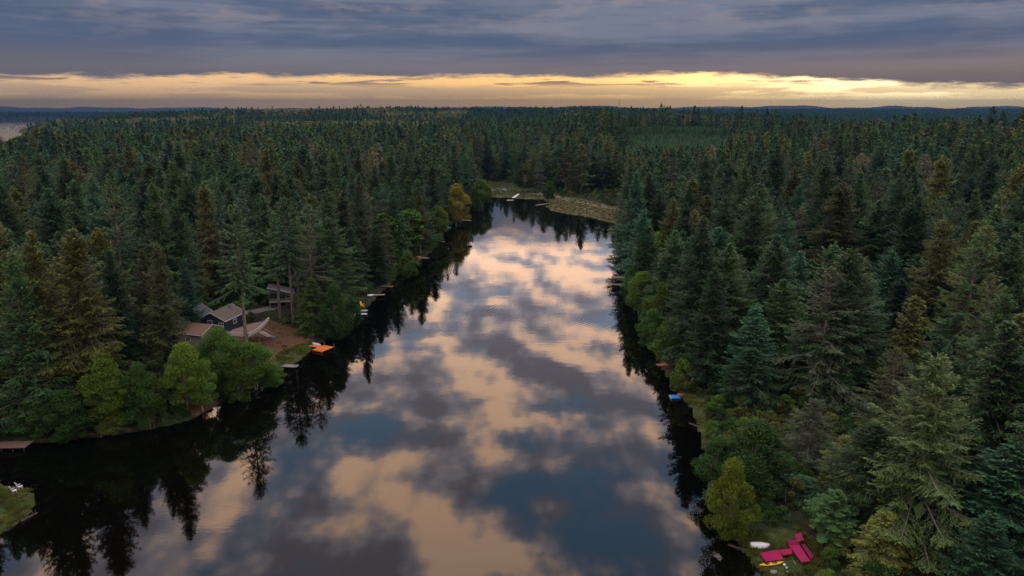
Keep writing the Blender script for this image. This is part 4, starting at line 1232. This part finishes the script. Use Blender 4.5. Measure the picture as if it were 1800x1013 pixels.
def house(name, label, x, y, z, rz, w, l, wall_h, roof_h, wall, roof, over=0.5, windows=(), doors=(), chimney=None, z0=-1.0):
    """gabled house: gable ends face local -Y and +Y; windows: (face, u, height, width, tall)"""
    root = empty(name, (x, y, z), rz)
    mb = MB(); hw, hl = w/2, l/2
    V = [(-hw, -hl, z0), (hw, -hl, z0), (hw, hl, z0), (-hw, hl, z0), (-hw, -hl, wall_h), (hw, -hl, wall_h), (hw, hl, wall_h), (-hw, hl, wall_h), (0, -hl, wall_h+roof_h), (0, hl, wall_h+roof_h)]
    mb.add(V, [(0, 1, 5, 8, 4), (2, 3, 7, 9, 6), (1, 2, 6, 5), (3, 0, 4, 7), (4, 8, 9, 7), (5, 6, 9, 8)])
    mb.build('wall', wall, root)
    sl = math.hypot(hw, roof_h); an = math.atan2(roof_h, hw)
    for s in (-1, 1):
        ln = sl+over
        cx = s*(hw/2+over*0.5*math.cos(an)); cz = wall_h+roof_h/2-over*0.5*math.sin(an)+0.10
        rp = MB().box((cx, 0, cz), (ln, l+2*over, 0.14), ry=s*an).build('roof', roof, root)
        MB().box((s*(hw+over*math.cos(an)), 0, wall_h-over*math.sin(an)+0.02), (0.10, l+2*over+0.02, 0.24)).build('fascia', M['white'], rp)
        for e in (-1, 1):
            MB().box((cx, e*(hl+over+0.03), cz-0.05), (ln, 0.05, 0.24), ry=s*an).build('barge_board', M['deckrail'], rp)
    for f, u, h, ww, hh in windows:
        nx, ny = {'f': (0, -1), 'b': (0, 1), 'l': (-1, 0), 'r': (1, 0)}[f]
        half = hl if ny else hw
        c_ = (u*abs(ny)+nx*half, u*abs(nx)+ny*half, h)
        tx, ty = abs(ny), abs(nx)
        wn = MB()
        for s in (-1, 1):
            wn.box((c_[0]+tx*s*ww/2+nx*.04, c_[1]+ty*s*ww/2+ny*.04, h), (0.12 if tx else 0.14, 0.12 if ty else 0.14, hh+0.12))
            wn.box((c_[0]+nx*.04, c_[1]+ny*.04, h+s*hh/2), (ww if tx else 0.13, ww if ty else 0.13, 0.12))
        wn.box((c_[0]+nx*.04, c_[1]+ny*.04, h), (0.06 if tx else 0.12, 0.06 if ty else 0.12, hh))
        wo = wn.build('window', M['white'], root)
        MB().box((c_[0]+nx*.02, c_[1]+ny*.02, h), (ww-.1 if tx else 0.05, ww-.1 if ty else 0.05, hh-.1)).build('pane', M['glass'], wo)
    for f, u, ww, hh in doors:
        nx, ny = {'f': (0, -1), 'b': (0, 1), 'l': (-1, 0), 'r': (1, 0)}[f]
        half = hl if ny else hw
        dd = MB().box((u*abs(ny)+nx*(half+.03), u*abs(nx)+ny*(half+.03), hh/2), (ww if ny else 0.08, ww if nx else 0.08, hh)).build('door', M['white'], root)
        MB().box((u*abs(ny)+nx*(half+.1)+abs(ny)*ww*.4, u*abs(nx)+ny*(half+.1)+abs(nx)*ww*.4, hh/2), (0.07, 0.07, 0.07)).build('handle', M['steel'], dd)
    if chimney:
        MB().box((chimney[0], chimney[1], wall_h+roof_h+0.1), (0.6, 0.6, 1.4)).build('chimney', M['stone'], root)
    return tag(root, label, 'house')

def at_z(px, py, z): return unproj(px, py, z)
# --- left bank houses
hx, hy, _ = at_dist(380, 560, 199)
z_ = gz(hx, hy)
house('lake_house', 'navy blue gabled house with white window behind the pale deck', hx, hy+4, z_, -0.22, 8.2, 9.5, 4.9, 2.0, M['navy'], M['taupe'],
      windows=[('f', -0.6, 3.9, 1.3, 1.5), ('f', 2.9, 3.4, 1.5, 1.3), ('f', -1.2, 1.3, 1.4, 1.3), ('r', 0, 3.4, 1.6, 1.2)], doors=[('f', 1.6, 1.0, 2.1)], chimney=(1.5, 2.0))
bx_, by_, _ = at_dist(346, 570, 193)
house('brown_house', 'house with a low brown shingle roof left of the navy house', bx_, by_, gz(bx_, by_), 1.30, 8.0, 8.5, 3.6, 1.5, M['tanwall'], M['brownroof'], 0.7,
      windows=[('l', 0, 1.9, 1.4, 1.2), ('f', 1, 1.9, 1.3, 1.2)], doors=[('r', 1.0, 1.0, 2.1)])
gx_, gy_, _ = at_dist(341, 551, 206)
house('grey_roof_house', 'small house with a pointed grey roof behind the brown roof', gx_, gy_, gz(gx_, gy_), -0.1, 6.5, 7, 4.2, 2.1, M['greywall'], M['greyroof'],
      windows=[('f', 0, 2.6, 1.2, 1.2)])
# tall grey house among the trunks, single sloping roof
def grey_house():
    x, y, _ = at_dist(495, 515, 236); z = gz(x, y)
    r = empty('grey_house', (x, y, z), 0.25)
    w, l = 9.0, 7.0
    V = [(-w/2, -l/2, -1), (w/2, -l/2, -1), (w/2, l/2, -1), (-w/2, l/2, -1), (-w/2, -l/2, 7.6), (w/2, -l/2, 5.2), (w/2, l/2, 5.2), (-w/2, l/2, 7.6)]
    MB().add(V, [(0, 1, 5, 4), (2, 3, 7, 6), (1, 2, 6, 5), (3, 0, 4, 7), (4, 5, 6, 7)]).build('wall', M['greywall'], r)
    an = math.atan2(2.4, w)
    MB().box((0, 0, 6.52), (w+1.2, l+1.4, 0.22), ry=an).build('roof', M['greyroof'], r)
    MB().box((0, -l/2-0.72, 6.50), (w+1.2, 0.06, 0.32), ry=an).build('fascia', M['deckrail'], r)
    for u, h, ww, hh in ((-2.9, 4.4, 2.6, 2.0), (0.2, 3.6, 2.6, 2.6), (3.2, 3.2, 2.2, 2.0), (-2.9, 1.4, 2.4, 1.6), (0.2, 1.0, 2.2, 1.6)):
        f = MB()
        for s in (-1, 1):
            f.box((u+s*ww/2, -l/2-.03, h), (0.1, 0.12, hh+.1)); f.box((u, -l/2-.03, h+s*hh/2), (ww, 0.11, 0.1))
        f.box((u, -l/2-.03, h), (0.07, 0.1, hh))
        wo = f.build('window', M['greywall'], r)
        MB().box((u, -l/2-.02, h), (ww-.1, 0.05, hh-.1)).build('pane', M['glass'], wo)
    MB().box((0, -l/2-1.1, 2.3), (w, 2.2, 0.16)).build('balcony', M['grey_wood'], r)
    for i in range(6): MB().box((-w/2+0.2+i*(w-.4)/5, -l/2-2.1, 2.85), (0.09, 0.09, 1.0)).build('baluster', M['grey_wood'], r)
    MB().box((0, -l/2-2.1, 3.36), (w, 0.1, 0.08)).build('handrail', M['grey_wood'], r)
    for s in (-1, 1): MB().box((s*(w/2-.3), -l/2-2.0, 0.7), (0.16, 0.16, 3.1)).build('post', M['grey_wood'], r)
    r.scale = (0.85, 0.85, 0.85)
    tag(r, 'tall grey house with sloping roof half hidden by bare trunks', 'house')
grey_house()
rx_, ry_, _ = at_dist(1642, 520, 190)
house('forest_cabin', 'small brown roofed cabin glimpsed between conifers on the right bank', rx_, ry_, gz(rx_, ry_), 0.4, 5, 6, 2.8, 1.8, M['tanwall'], M['brownroof'],
      windows=[('f', 0, 1.6, 1.0, 1.0)])
sx_, sy_, _ = at_dist(186, 606, 165)
house('garden_shed', 'little grey roofed shed in the trees at the left', sx_, sy_, gz(sx_, sy_), 0.5, 4, 5, 2.4, 1.2, M['greywall'], M['greyroof'], doors=[('f', 0, 0.9, 1.9)])
fx_, fy_, fz_ = at_dist(1006, 217, 1350)
house('farmhouse', 'tiny white farmhouse far off above the meadow end', fx_, fy_, fz_-3.0, 0.2, 6, 9, 2.6, 1.8, M['offwhite'], M['greyroof'], windows=[('f', 0, 2.5, 2, 1.5)], z0=-30)

# raised deck with pale railing and steps
def house_deck():
    zt = 6.1
    pts = [Vector(at_z(px, py, zt)) for px, py in ((398, 590), (436, 593), (455, 583), (473, 564), (445, 568), (408, 580))]
    o = sum(pts, Vector())/len(pts)
    r = empty('raised_deck', (o.x, o.y, gz(o.x, o.y)))
    L = lambda v, dz=0.0: Vector((v.x-o.x, v.y-o.y, v.z-r.location.z+dz))
    P = [L(v) for v in pts]
    n = len(P)
    MB().add([tuple(v) for v in P]+[(v.x, v.y, v.z-0.25) for v in P], [tuple(range(n)), tuple(range(2*n-1, n-1, -1))]+[(i, n+i, n+(i+1) % n, (i+1) % n) for i in range(n)]).build('floor', M['brown_wood'], r)
    for i in range(4):
        a, b = P[i], P[(i+1) % n]
        if i == 3: continue
        up = Vector((0, 0, 1))
        MB().beam(a+up*1.05, b+up*1.05, 0.16, 0.08).build('handrail', M['deckrail'], r)
        MB().beam(a+up*0.15, b+up*0.15, 0.06, 0.08).build('bottom_rail', M['deckrail'], r)
        k = max(2, int((b-a).length/0.30))
        mb = MB()
        for j in range(k+1): mb.box(a.lerp(b, j/k)+up*0.6, (0.11, 0.11, 0.92))
        mb.build('balusters', M['deckrail'], r)
        for q in (a, b.lerp(a, 0.02)):
            MB().box((q.x, q.y, (q.z-1.2)/2), (0.18, 0.18, q.z+1.2)).build('post', M['brown_wood'], r)
    # steps down to the yard
    top = L(Vector(at_z(458, 583, zt))); bot = L(Vector(at_z(475, 592, gz(*at_z(475, 592, 2.5)[:2])+0.2)))
    d = (bot-top); side = Vector((-d.y, d.x, 0)).normalized()
    for s in (-1, 1):
        MB().beam(top+side*s*0.75, bot+side*s*0.75, 0.10, 0.30).build('stringer', M['deckrail'], r)
        MB().beam(top+side*s*0.75+Vector((0, 0, 1)), bot+side*s*0.75+Vector((0, 0, 1)), 0.10, 0.08).build('stair_rail', M['deckrail'], r)
    for i in range(10):
        c_ = top.lerp(bot, (i+0.5)/10)
        MB().box(c_, (0.30, 1.45, 0.05), rz=math.atan2(d.y, d.x)).build('tread', M['deckrail'], r)
    tag(r, 'raised wooden deck with pale railing and steps beside the navy house', 'deck')
house_deck()

# --- left shore, near to far
dock('grey plank landing at the left edge under dark trees', (-30, 783), (52, 781), 3.0, M['brown_wood'], z=0.7, posts=4)
dock('long grey log dock below the spreading alder', (470, 641), (523, 644), 1.9, M['grey_wood'], tall=1.2)
def orange_dock():
    A = Vector(unproj(536, 605, 0.5)); B = Vector(unproj(562, 610, 0.5)); d = B-A; rz = math.atan2(d.y, d.x); L = d.length
    r = empty('orange_dock', (A.x, A.y, 0), rz)
    mb = MB(); n = int(L/0.22)
    for i in range(n): mb.box(((i+.5)*L/n, 0, 0.5), (L/n*.93, 1.7, 0.06))
    mb.build('walkway', M['orange_wood'], r)
    mb = MB()
    for i in range(16): mb.box((L+0.11+i*0.225, -0.5, 0.505), (0.21, 4.6, 0.06))
    mb.build('platform', M['orange_wood'], r)
    for x, y in ((L*0.4, .9), (L*0.4, -.9), (L, 1.9), (L+3.5, 1.9), (L, -2.85), (L+3.5, -2.85)):
        MB().tube((x, y, -1.5), (x, y, 1.5 if y > 1 else 0.56), 0.07).build('post', M['grey_wood'], r)
    MB().box((L+1.7, -2.84, 0.36), (3.7, 0.07, 0.24)).build('skirt_board', M['orange_wood'], r)
    tag(r, 'bright orange T shaped dock with an upturned boat on it', 'dock')
    return rz
orz = orange_dock()
rowboat('pale grey rowboat upturned on the orange dock', 557, 606, 0.54, 3.3, 1.15, 0.42, orz-0.1, M['offwhite'])
dock('reddish dock holding the teal chair and teal kayak', (650, 502), (690, 504), 1.9, M['red_wood'], z=0.7)
chair('teal garden chair on the reddish dock', 666, 500, 0.73, 0.4, M['teal'], 1.6)
kayak('teal kayak lying on the reddish dock', 680, 502, 0.73, 3.0, 0.75, 0.34, 0.02, M['teal'], (0.05,))
dock('short tan dock with a squared end post, below the reddish dock', (650, 519), (677, 518), 1.3, M['tan_wood'], z=0.8, tall=0.3)
rowboat('small white rowboat upturned at the foot of the tan dock', 652, 520, 0.62, 2.4, 1.2, 0.5, 0.3, M['white'])
dock('silver grey swim dock at the left shore', (622, 552), (645, 552), 1.9, M['silver'], z=0.45)
rowboat('pale green rowboat upturned above the silver dock', 640, 547, 0.55, 2.6, 1.0, 0.4, 0.1, M['palegreen'])
chair('yellow garden chair on the bank above the silver dock', 637, 540, 0.9, -0.4, M['yellow'], 1.7)
dock('pinkish dock with a tall end post and an orange kayak', (726, 453), (754, 454), 1.7, M['tan_wood'], z=0.6, tall=2.4)
kayak('orange kayak on the pinkish dock', 736, 452, 0.64, 2.6, 0.8, 0.35, 0.15, M['orange'], (0.0,))
dock('little grey dock with a bent end, in front of the green trees', (770, 425), (782, 425), 1.5, M['grey_wood'])
def pedal_boat():
    p = unproj(788, 401, 0); r = empty('pedal_boat', (p[0], p[1], 0), 0.15)
    for s in (-1, 1):
        rings = []
        for i in range(7):
            t = i/6; w = 0.34*max(0.15, math.sin(math.pi*min(1, 0.25+t*0.75))**0.5)
            rings.append([((t-.5)*3.0, s*0.62+w*math.cos(a), 0.22+0.24*math.sin(a)+0.12*t**3) for a in [2*math.pi*j/10 for j in range(10)]])
        MB().loft(rings).build('float', M['turquoise'], r, smooth=True)
    MB().box((0, 0, 0.42), (2.2, 1.2, 0.12)).build('floor', M['turquoise'], r)
    for s in (-1, 1):
        MB().box((-0.3, s*0.36, 0.66), (0.55, 0.5, 0.12)).build('seat', M['white'], r)
        MB().box((-0.62, s*0.36, 0.98), (0.1, 0.5, 0.6), ry=-0.2).build('backrest', M['white'], r)
    tag(r, 'turquoise pedal boat moored below the golden maple', 'boat')
pedal_boat()
dock('white tipped dock under the golden maple', (798, 386), (828, 388), 1.8, M['tan_wood'], z=0.5)
dock('grey dock beyond the golden maple, farther of two', (818, 356), (838, 357), 1.8, M['grey_wood'], z=0.5)
dock('short tan dock beyond the golden maple, nearer of two', (818, 361), (831, 361), 1.6, M['tan_wood'], z=0.5)
# --- far end
dock('bent white gangway at the far meadow shore', (912, 341), (902, 348), 2.2, M['white'], z=0.7)
dock('small white float beside the far gangway', (891, 352), (903, 352), 2.4, M['white'], z=0.35)
dock('low pale pier at the tip of the trail spit', (970, 357), (942, 361), 2.0, M['tan_wood'], z=0.4, tall=1.8)
def post_sign(px, py, label, h=1.5, group=None):
    x, y, _ = unproj(px, py, 0.5); r = empty('marker_post', (x, y, gz(x, y)))
    MB().box((0, 0, h/2), (0.14, 0.14, h)).build('post', M['grey_wood'], r)
    MB().box((0, -0.1, h*0.85), (0.8, 0.05, 0.6)).build('board', M['white'], r)
    tag(r, label, 'sign', group)
post_sign(1029, 373, 'white notice board on the dry grass of the spit', 2.0)
for px, py, w in ((866, 338, 'leftmost'), (889, 338, 'second from the left'), (912, 338, 'third from the left'), (950, 343, 'rightmost')):
    post_sign(px, py, 'white marker post on the far meadow, %s of four' % w, 1.6, 'marker posts on the far meadow')
def picnic(px, py, z, label, rz):
    p = unproj(px, py, z); r = empty('white_bench', (p[0], p[1], z), rz)
    for s, h in ((-0.55, 0.45), (0.25, 0.75)):
        for k in range(2 if h > .5 else 1): MB().box((0, s+k*0.34, h), (3.0, 0.32, 0.06)).build('plank', M['white'], r)
    for s in (-1, 1):
        MB().beam((s*1.1, -0.6, 0.02), (s*1.1, 0.3, 0.72), 0.08, 0.1).build('leg', M['white'], r)
        MB().beam((s*1.1, 0.7, 0.02), (s*1.1, 0.3, 0.72), 0.08, 0.1).build('leg', M['white'], r)
    tag(r, label, 'bench')
p_ = unproj(360, 703, 0.6)
picnic(360, 703, gz(p_[0], p_[1]), 'white plank bench table under the white stemmed alders', 0.45)
for px, py, w in ((25, 867, 'nearer'), (35, 860, 'farther')):
    q = unproj(px, py, 0.5)
    chair('white garden chair on the grassy point at the left, the %s of two' % w, px, py, gz(q[0], q[1]), 1.0, M['white'], 1.25, 'white chairs on the grassy point')
# utility pole
x, y, _ = at_dist(226, 495, 205)
r = empty('utility_pole', (x, y, gz(x, y)))
MB().tube((0, 0, -0.5), (0, 0, 12.0), 0.17, 0.12, 10).build('pole', M['grey_wood'], r)
MB().box((0, 0, 11.3), (2.2, 0.12, 0.14)).build('crossarm', M['grey_wood'], r)
MB().tube((-0.35, -0.2, 9.0), (-0.35, -0.2, 10.0), 0.27, n=12).build('transformer', M['offwhite'], r)
for s in (-0.95, 0, 0.95): MB().tube((s, 0, 11.37), (s, 0, 11.55), 0.05).build('insulator', M['white'], r)
tag(r, 'wooden utility pole with pale transformer among the left firs', 'utility pole')
# radio mast on the horizon
x, y, z = at_dist(1089, 176, 2700)
r = empty('radio_mast', (x, y, gz(x, y)))
h = z-gz(x, y)
for k in range(3):
    a = k*2.094
    MB().tube((1.2*math.cos(a), 1.2*math.sin(a), 0), (0.9*math.cos(a), 0.9*math.sin(a), h), 0.32, 0.26, 5).build('leg', M['steel'], r)
for q in (0.55, 0.75, 0.97): MB().box((0, 0, h*q), (5.0, 5.0, 3.2)).build('antenna', M['steel'], r)
tag(r, 'thin radio mast standing up on the horizon', 'mast')

# --- right shore
def boat_deck():
    A = Vector(unproj(1075, 500, 0.4)); B = Vector(unproj(1108, 500, 0.4))
    r = empty('two_level_dock', (A.x, A.y, 0), 0.0); L = (B-A).length
    mb = MB(); n = int(L/.25)
    for i in range(n): mb.box(((i+.5)*L/n, 0, 0.42), (L/n*.92, 2.4, 0.07))
    mb.build('lower_deck', M['grey_wood'], r)
    mb = MB()
    for i in range(n): mb.box(((i+.5)*L/n+0.4, 1.6, 2.75), (L/n*.92, 3.4, 0.08))
    mb.build('upper_deck', M['brown_wood'], r)
    for x in (0.5, L*0.5, L*0.95):
        for y in (0.1, 3.1): MB().box((x+.3, y, 0.9), (0.2, 0.2, 3.7)).build('post', M['dark_wood'], r)
    for y in (0.0, 3.2): MB().box((L/2+.4, y, 2.58), (L, 0.14, 0.26)).build('beam', M['dark_wood'], r)
    for i in range(7): MB().box((0.5+i*L/7, -0.05, 3.2), (0.08, 0.08, 0.85)).build('baluster', M['grey_wood'], r)
    MB().box((L/2+.3, -0.05, 3.64), (L, 0.1, 0.07)).build('handrail', M['grey_wood'], r)
    tag(r, 'dark two level dock jutting from the right shore', 'dock')
boat_deck()
dock('small pinkish plank landing with a ladder at the right shore', (1172, 640), (1155, 642), 1.6, M['red_wood'], z=0.6, tall=1.2)
def parasol():
    x, y, _ = at_dist(1219, 640, 163); r = empty('parasol', (x, y, gz(x, y)))
    MB().tube((0, 0, 0), (0, 0, 2.7), 0.035).build('pole', M['steel'], r)
    rings = []
    for zz, rr in ((0.95, 0.34), (1.3, 0.30), (2.0, 0.20), (2.5, 0.09), (2.65, 0.03)):
        rings.append([(rr*(1+0.22*(j % 2))*math.cos(2*math.pi*j/12), rr*(1+0.22*(j % 2))*math.sin(2*math.pi*j/12), zz) for j in range(12)])
    MB().loft(rings).build('canopy', M['offwhite'], r)
    MB().tube((0, 0, 0), (0, 0, 0.12), 0.4, n=14).build('base', M['stone'], r)
    tag(r, 'closed off white parasol under the right bank trees', 'parasol')
parasol()
dock('short reddish dock behind the blue swim float', (1216, 693), (1192, 694), 1.7, M['red_wood'], z=0.5)
def swim_float():
    p = unproj(1186, 697, 0.3); r = empty('swim_float', (p[0], p[1], 0), 0.1)
    MB().box((0, 0, 0.22), (2.2, 1.7, 0.24)).build('base', M['white'], r)
    MB().box((0, 0, 0.37), (2.1, 1.6, 0.06)).build('mat', M['blue'], r)
    for s in (-1, 1): MB().tube((-1.0, s*0.75, 0.18), (1.0, s*0.75, 0.18), 0.2).build('pontoon', M['blue'], r)
    tag(r, 'bright blue swim float at the end of a short reddish dock', 'swim float')
swim_float()
# --- near right: magenta deck, boats
def magenta_deck():
    z = 0.95
    c0 = unproj(1380, 970, z)
    r = empty('magenta_deck', (c0[0], c0[1], 0))
    def sec(nm, mat, pix, zz, th=0.12):
        slab_poly(nm, mat, [(unproj(a, b, zz)[0]-c0[0], unproj(a, b, zz)[1]-c0[1]) for a, b in pix], zz, th, r)
    sec('platform', M['magenta'], [(1336, 972), (1369, 966), (1377, 983), (1346, 987)], z-0.1)
    sec('bridge', M['magenta'], [(1370, 967), (1391, 964), (1393, 973), (1377, 976)], z)
    sec('walkway', M['magenta'], [(1385, 956), (1404, 956), (1424, 986), (1409, 988)], z+0.12)
    sec('upper_platform', M['maroon'], [(1384, 948), (1399, 949), (1405, 956), (1386, 956)], z+0.25)
    sec('landing', M['magenta'], [(1397, 940), (1408, 936), (1413, 949), (1402, 953)], z+0.35)
    sec('side_walkway', M['maroon'], [(1409, 957), (1415, 957), (1431, 978), (1425, 983)], z+0.02)
    for a, b in ((1338, 973), (1347, 986), (1375, 982), (1391, 973), (1422, 985), (1410, 987), (1400, 952), (1428, 978)):
        q = unproj(a, b, z); MB().box((q[0]-c0[0], q[1]-c0[1], 0.05), (0.14, 0.14, 1.5)).build('post', M['dark_wood'], r)
    tag(r, 'magenta carpeted deck in angled sections on the near right shore', 'deck')
magenta_deck()
def gpt(px, py): q = unproj(px, py, 0.6); return gz(q[0], q[1])
rowboat('white dinghy upturned on the grass beside the magenta deck', 1336, 960, gpt(1336, 960)+0.02, 2.9, 1.35, 0.55, -0.12, M['white'], 'dinghy')
kayak('long yellow kayak with two black cockpits in front of the magenta deck', 1356, 993, gpt(1356, 993)+0.02, 3.9, 0.78, 0.34, 0.20, M['yellow'])
for px, py, m, l, rr in ((1379, 992, 'white', 'white mooring buoy beside the yellow kayak', .22), (1383, 997, 'palegreen', 'pale round buoy on the grass beyond the yellow kayak', .2)):
    q = unproj(px, py, 0.6); r = empty('buoy', (q[0], q[1], gz(q[0], q[1])))
    MB().loft([[(rr*math.sin(t)*math.cos(a), rr*math.sin(t)*math.sin(a), rr-rr*math.cos(t)) for a in [2*math.pi*j/12 for j in range(12)]] for t in np.linspace(0.12, 3.02, 8)]).build('ball', M[m], r, smooth=True)
    MB().tube((0, 0, 2*rr-.02), (0, 0, 2*rr+.10), 0.045).build('eyelet', M['black'], r)
    tag(r, l, 'buoy')
q = unproj(1384, 1004, 0.6); r = empty('tyre', (q[0], q[1], gz(q[0], q[1])))
ringp = lambda R_, z_: [(R_*math.cos(2*math.pi*j/18), R_*math.sin(2*math.pi*j/18), z_) for j in range(18)]
MB().loft([ringp(.24, .06), ringp(.40, .02), ringp(.42, .12), ringp(.40, .22), ringp(.24, .18), ringp(.24, .06)], cap=False).build('tread', M['black'], r)
MB().loft([ringp(.24, .06), ringp(.24, .18), ringp(.18, .15), ringp(.18, .08), ringp(.24, .06)], cap=False).build('rim', M['steel'], r)
tag(r, 'black tyre lying on the grass at the bottom edge', 'tyre')
A_, B_ = unproj(1390, 974, 0.7), unproj(1399, 989, 0.7)
zz = gpt(1395, 982)
r = empty('pole', (A_[0], A_[1], zz)); MB().tube((0, 0, 0.05), (B_[0]-A_[0], B_[1]-A_[1], 0.05), 0.06, 0.05).build('shaft', M['tan_wood'], r)
tag(r, 'pale wooden pole lying on grass between the magenta sections', 'pole')
def rock(px, py, s, label, name='boulder'):
    q = unproj(px, py, 0.6); g = np.random.default_rng(int(px))
    ph = g.uniform(0, 6, 3)
    rings = [[((s*math.sin(t)*(1+.18*math.sin(2*a+ph[0])+.1*math.sin(5*a+ph[1])))*math.cos(a), s*.8*math.sin(t)*(1+.16*math.sin(3*a+ph[2]))*math.sin(a), s*.35-s*.5*math.cos(t)) for a in [2*math.pi*j/11 for j in range(11)]] for t in np.linspace(0.15, 3.0, 7)]
    o = MB().loft(rings).build(name, M['stone'])
    o.location = (q[0], q[1], gz(q[0], q[1])); tag(o, label, 'rock')
rock(1360, 1004, 0.55, 'grey boulder on the grass below the yellow kayak')
rock(481, 600, 0.7, 'dark boulder in the middle of the bare yard')
rock(448, 628, 0.45, 'small grey rock at the near end of the bare yard')

def log(px, py, L, rz, label):
    q = unproj(px, py, 0.2); g = gz(q[0], q[1])
    r = empty('fallen_log', (q[0], q[1], max(g, 0.0)+0.12), rz)
    MB().tube((-L/2, 0, 0.05), (L/2, 0.2, -0.12), 0.22, 0.13, 9).build('stem', M['dark_wood'], r)
    for k in (-0.2, 0.15, 0.32): MB().tube((L*k, 0.05, 0), (L*k+0.5, 0.5, 0.55), 0.06, 0.02, 6).build('branch_stub', M['dark_wood'], r)
    tag(r, label, 'log', 'fallen logs at the water edge')
log(1225, 748, 4.0, 2.2, 'dark fallen log at the right shore below the blue swim float')
log(1298, 962, 3.2, 2.4, 'dark fallen log at the waterline left of the white dinghy')
log(52, 908, 3.0, 1.2, 'small dark log at the tip of the grassy point')

# ---------------------------------------------------------------- what each forest tree and shrub stands by
LANDMARKS = [('grey landing', 20, 775), ('huge billowing olive fir', 128, 480), ('pale sage twin firs', 262, 500), ('brown roofed house', 346, 570), ('navy house', 390, 562),
    ('pale railed deck', 440, 590), ('tall grey house', 495, 510), ('white bench table', 360, 702), ('long log dock', 500, 642), ('orange dock', 560, 608),
    ('light green cedar', 545, 530), ('silver swim dock', 634, 551), ('reddish dock with teal chair', 670, 502), ('short tan dock', 664, 518), ('pinkish dock with tall post', 740, 453),
    ('turquoise pedal boat', 788, 400), ('golden maple', 803, 350), ('utility pole', 226, 490), ('tawny fir behind the houses', 356, 350), ('tall pale topped fir', 632, 340),
    ('small spruce behind the houses', 323, 480), ('grassy point with white chairs', 30, 870), ('far meadow', 890, 335), ('broad pale fir', 1645, 760), ('silvery branched fir', 1462, 560),
    ('tawny topped cedar', 1610, 560), ('big layered olive fir', 1738, 440), ('fir with bare pale trunk', 1748, 540), ('broad olive fir', 1482, 365), ('orange brown fir', 1612, 415),
    ('slender blue spruce', 1382, 395), ('half bare grey fir', 1302, 500), ('blue swim float', 1187, 696), ('closed parasol', 1219, 635), ('two level dock', 1090, 492),
    ('bright yellow tree', 1293, 870), ('magenta deck', 1385, 965), ('brown roofed cabin', 1642, 520), ('yellow green alder', 1166, 550), ('pinkish plank landing', 1163, 640),
    ('dry grass spit', 1030, 375), ('corner spruce', 1788, 860), ('bulky yellow green fir', 1368, 470), ('yellowish fir at the edge', 1792, 600), ('grey dying fir', 1128, 350)]
TONE = {FIR: 'green', FIR_D: 'dark green', BLUE: 'blue green', OLIVE: 'olive', PALE: 'pale', ALDER: 'mid green', DGREEN: 'dark green', LIME: 'yellow green'}
def relabel():
    used = set(o['label'] for o in S.objects if 'label' in o)
    todo = [o for o in S.objects if o.parent is None and str(o.get('group', '')).startswith(('forest of', 'shrubs along'))]
    for o in todo:
        shrub = o['category'] == 'shrub'
        crown = next(ch for ch in o.children if ch.name.startswith('crown'))
        tone = min(TONE, key=lambda k: sum((a-b)**2 for a, b in zip(k, crown.color[:3])))
        kind = 'shrub' if shrub else o.name.split('_')[0]
        mesh = crown.data.name
        look = {'spars': 'ragged ', 'tallb': 'bare trunked '}.get(mesh[:5], '') if not shrub else ''
        H = o.scale[2]*(3.2 if shrub else (28 if kind == 'spruce' else 24 if kind == 'cedar' else 36))
        x, y = proj(o.location.x, o.location.y, o.location.z + H*0.7)
        lm = sorted(LANDMARKS, key=lambda l: (l[1]-x)**2 + (l[2]-y)**2)
        def side(l):
            dx, dy = x-l[1], y-l[2]
            if abs(dx) > 2.2*abs(dy): return 'left of' if dx < 0 else 'right of'
            if abs(dy) > 2.2*abs(dx): return 'above' if dy < 0 else 'below'
            return ('up ' if dy < 0 else 'down ')+('left of' if dx < 0 else 'right of')
        size = ('tall ' if H > 32 else 'short ' if H < 24 else '') if not shrub else ('large ' if H > 4.2 else 'low ' if H < 2.8 else '')
        head = (size+look+TONE[tone]+' '+kind).strip()
        opts = ['%s %s the %s' % (head, side(l), l[0]) for l in lm[:2]]
        opts += ['%s between the %s and the %s' % (head, lm[i][0], lm[j][0]) for i, j in ((0, 1), (0, 2), (1, 2), (0, 3))]
        opts += ['%s a bit %s the %s' % (head, side(l), l[0]) for l in lm[2:5]]
        opts = [q for q in opts if len(q.split()) <= 16]
        lab = next((q for q in opts if q not in used), opts[0])
        used.add(lab); o['label'] = lab
relabel()
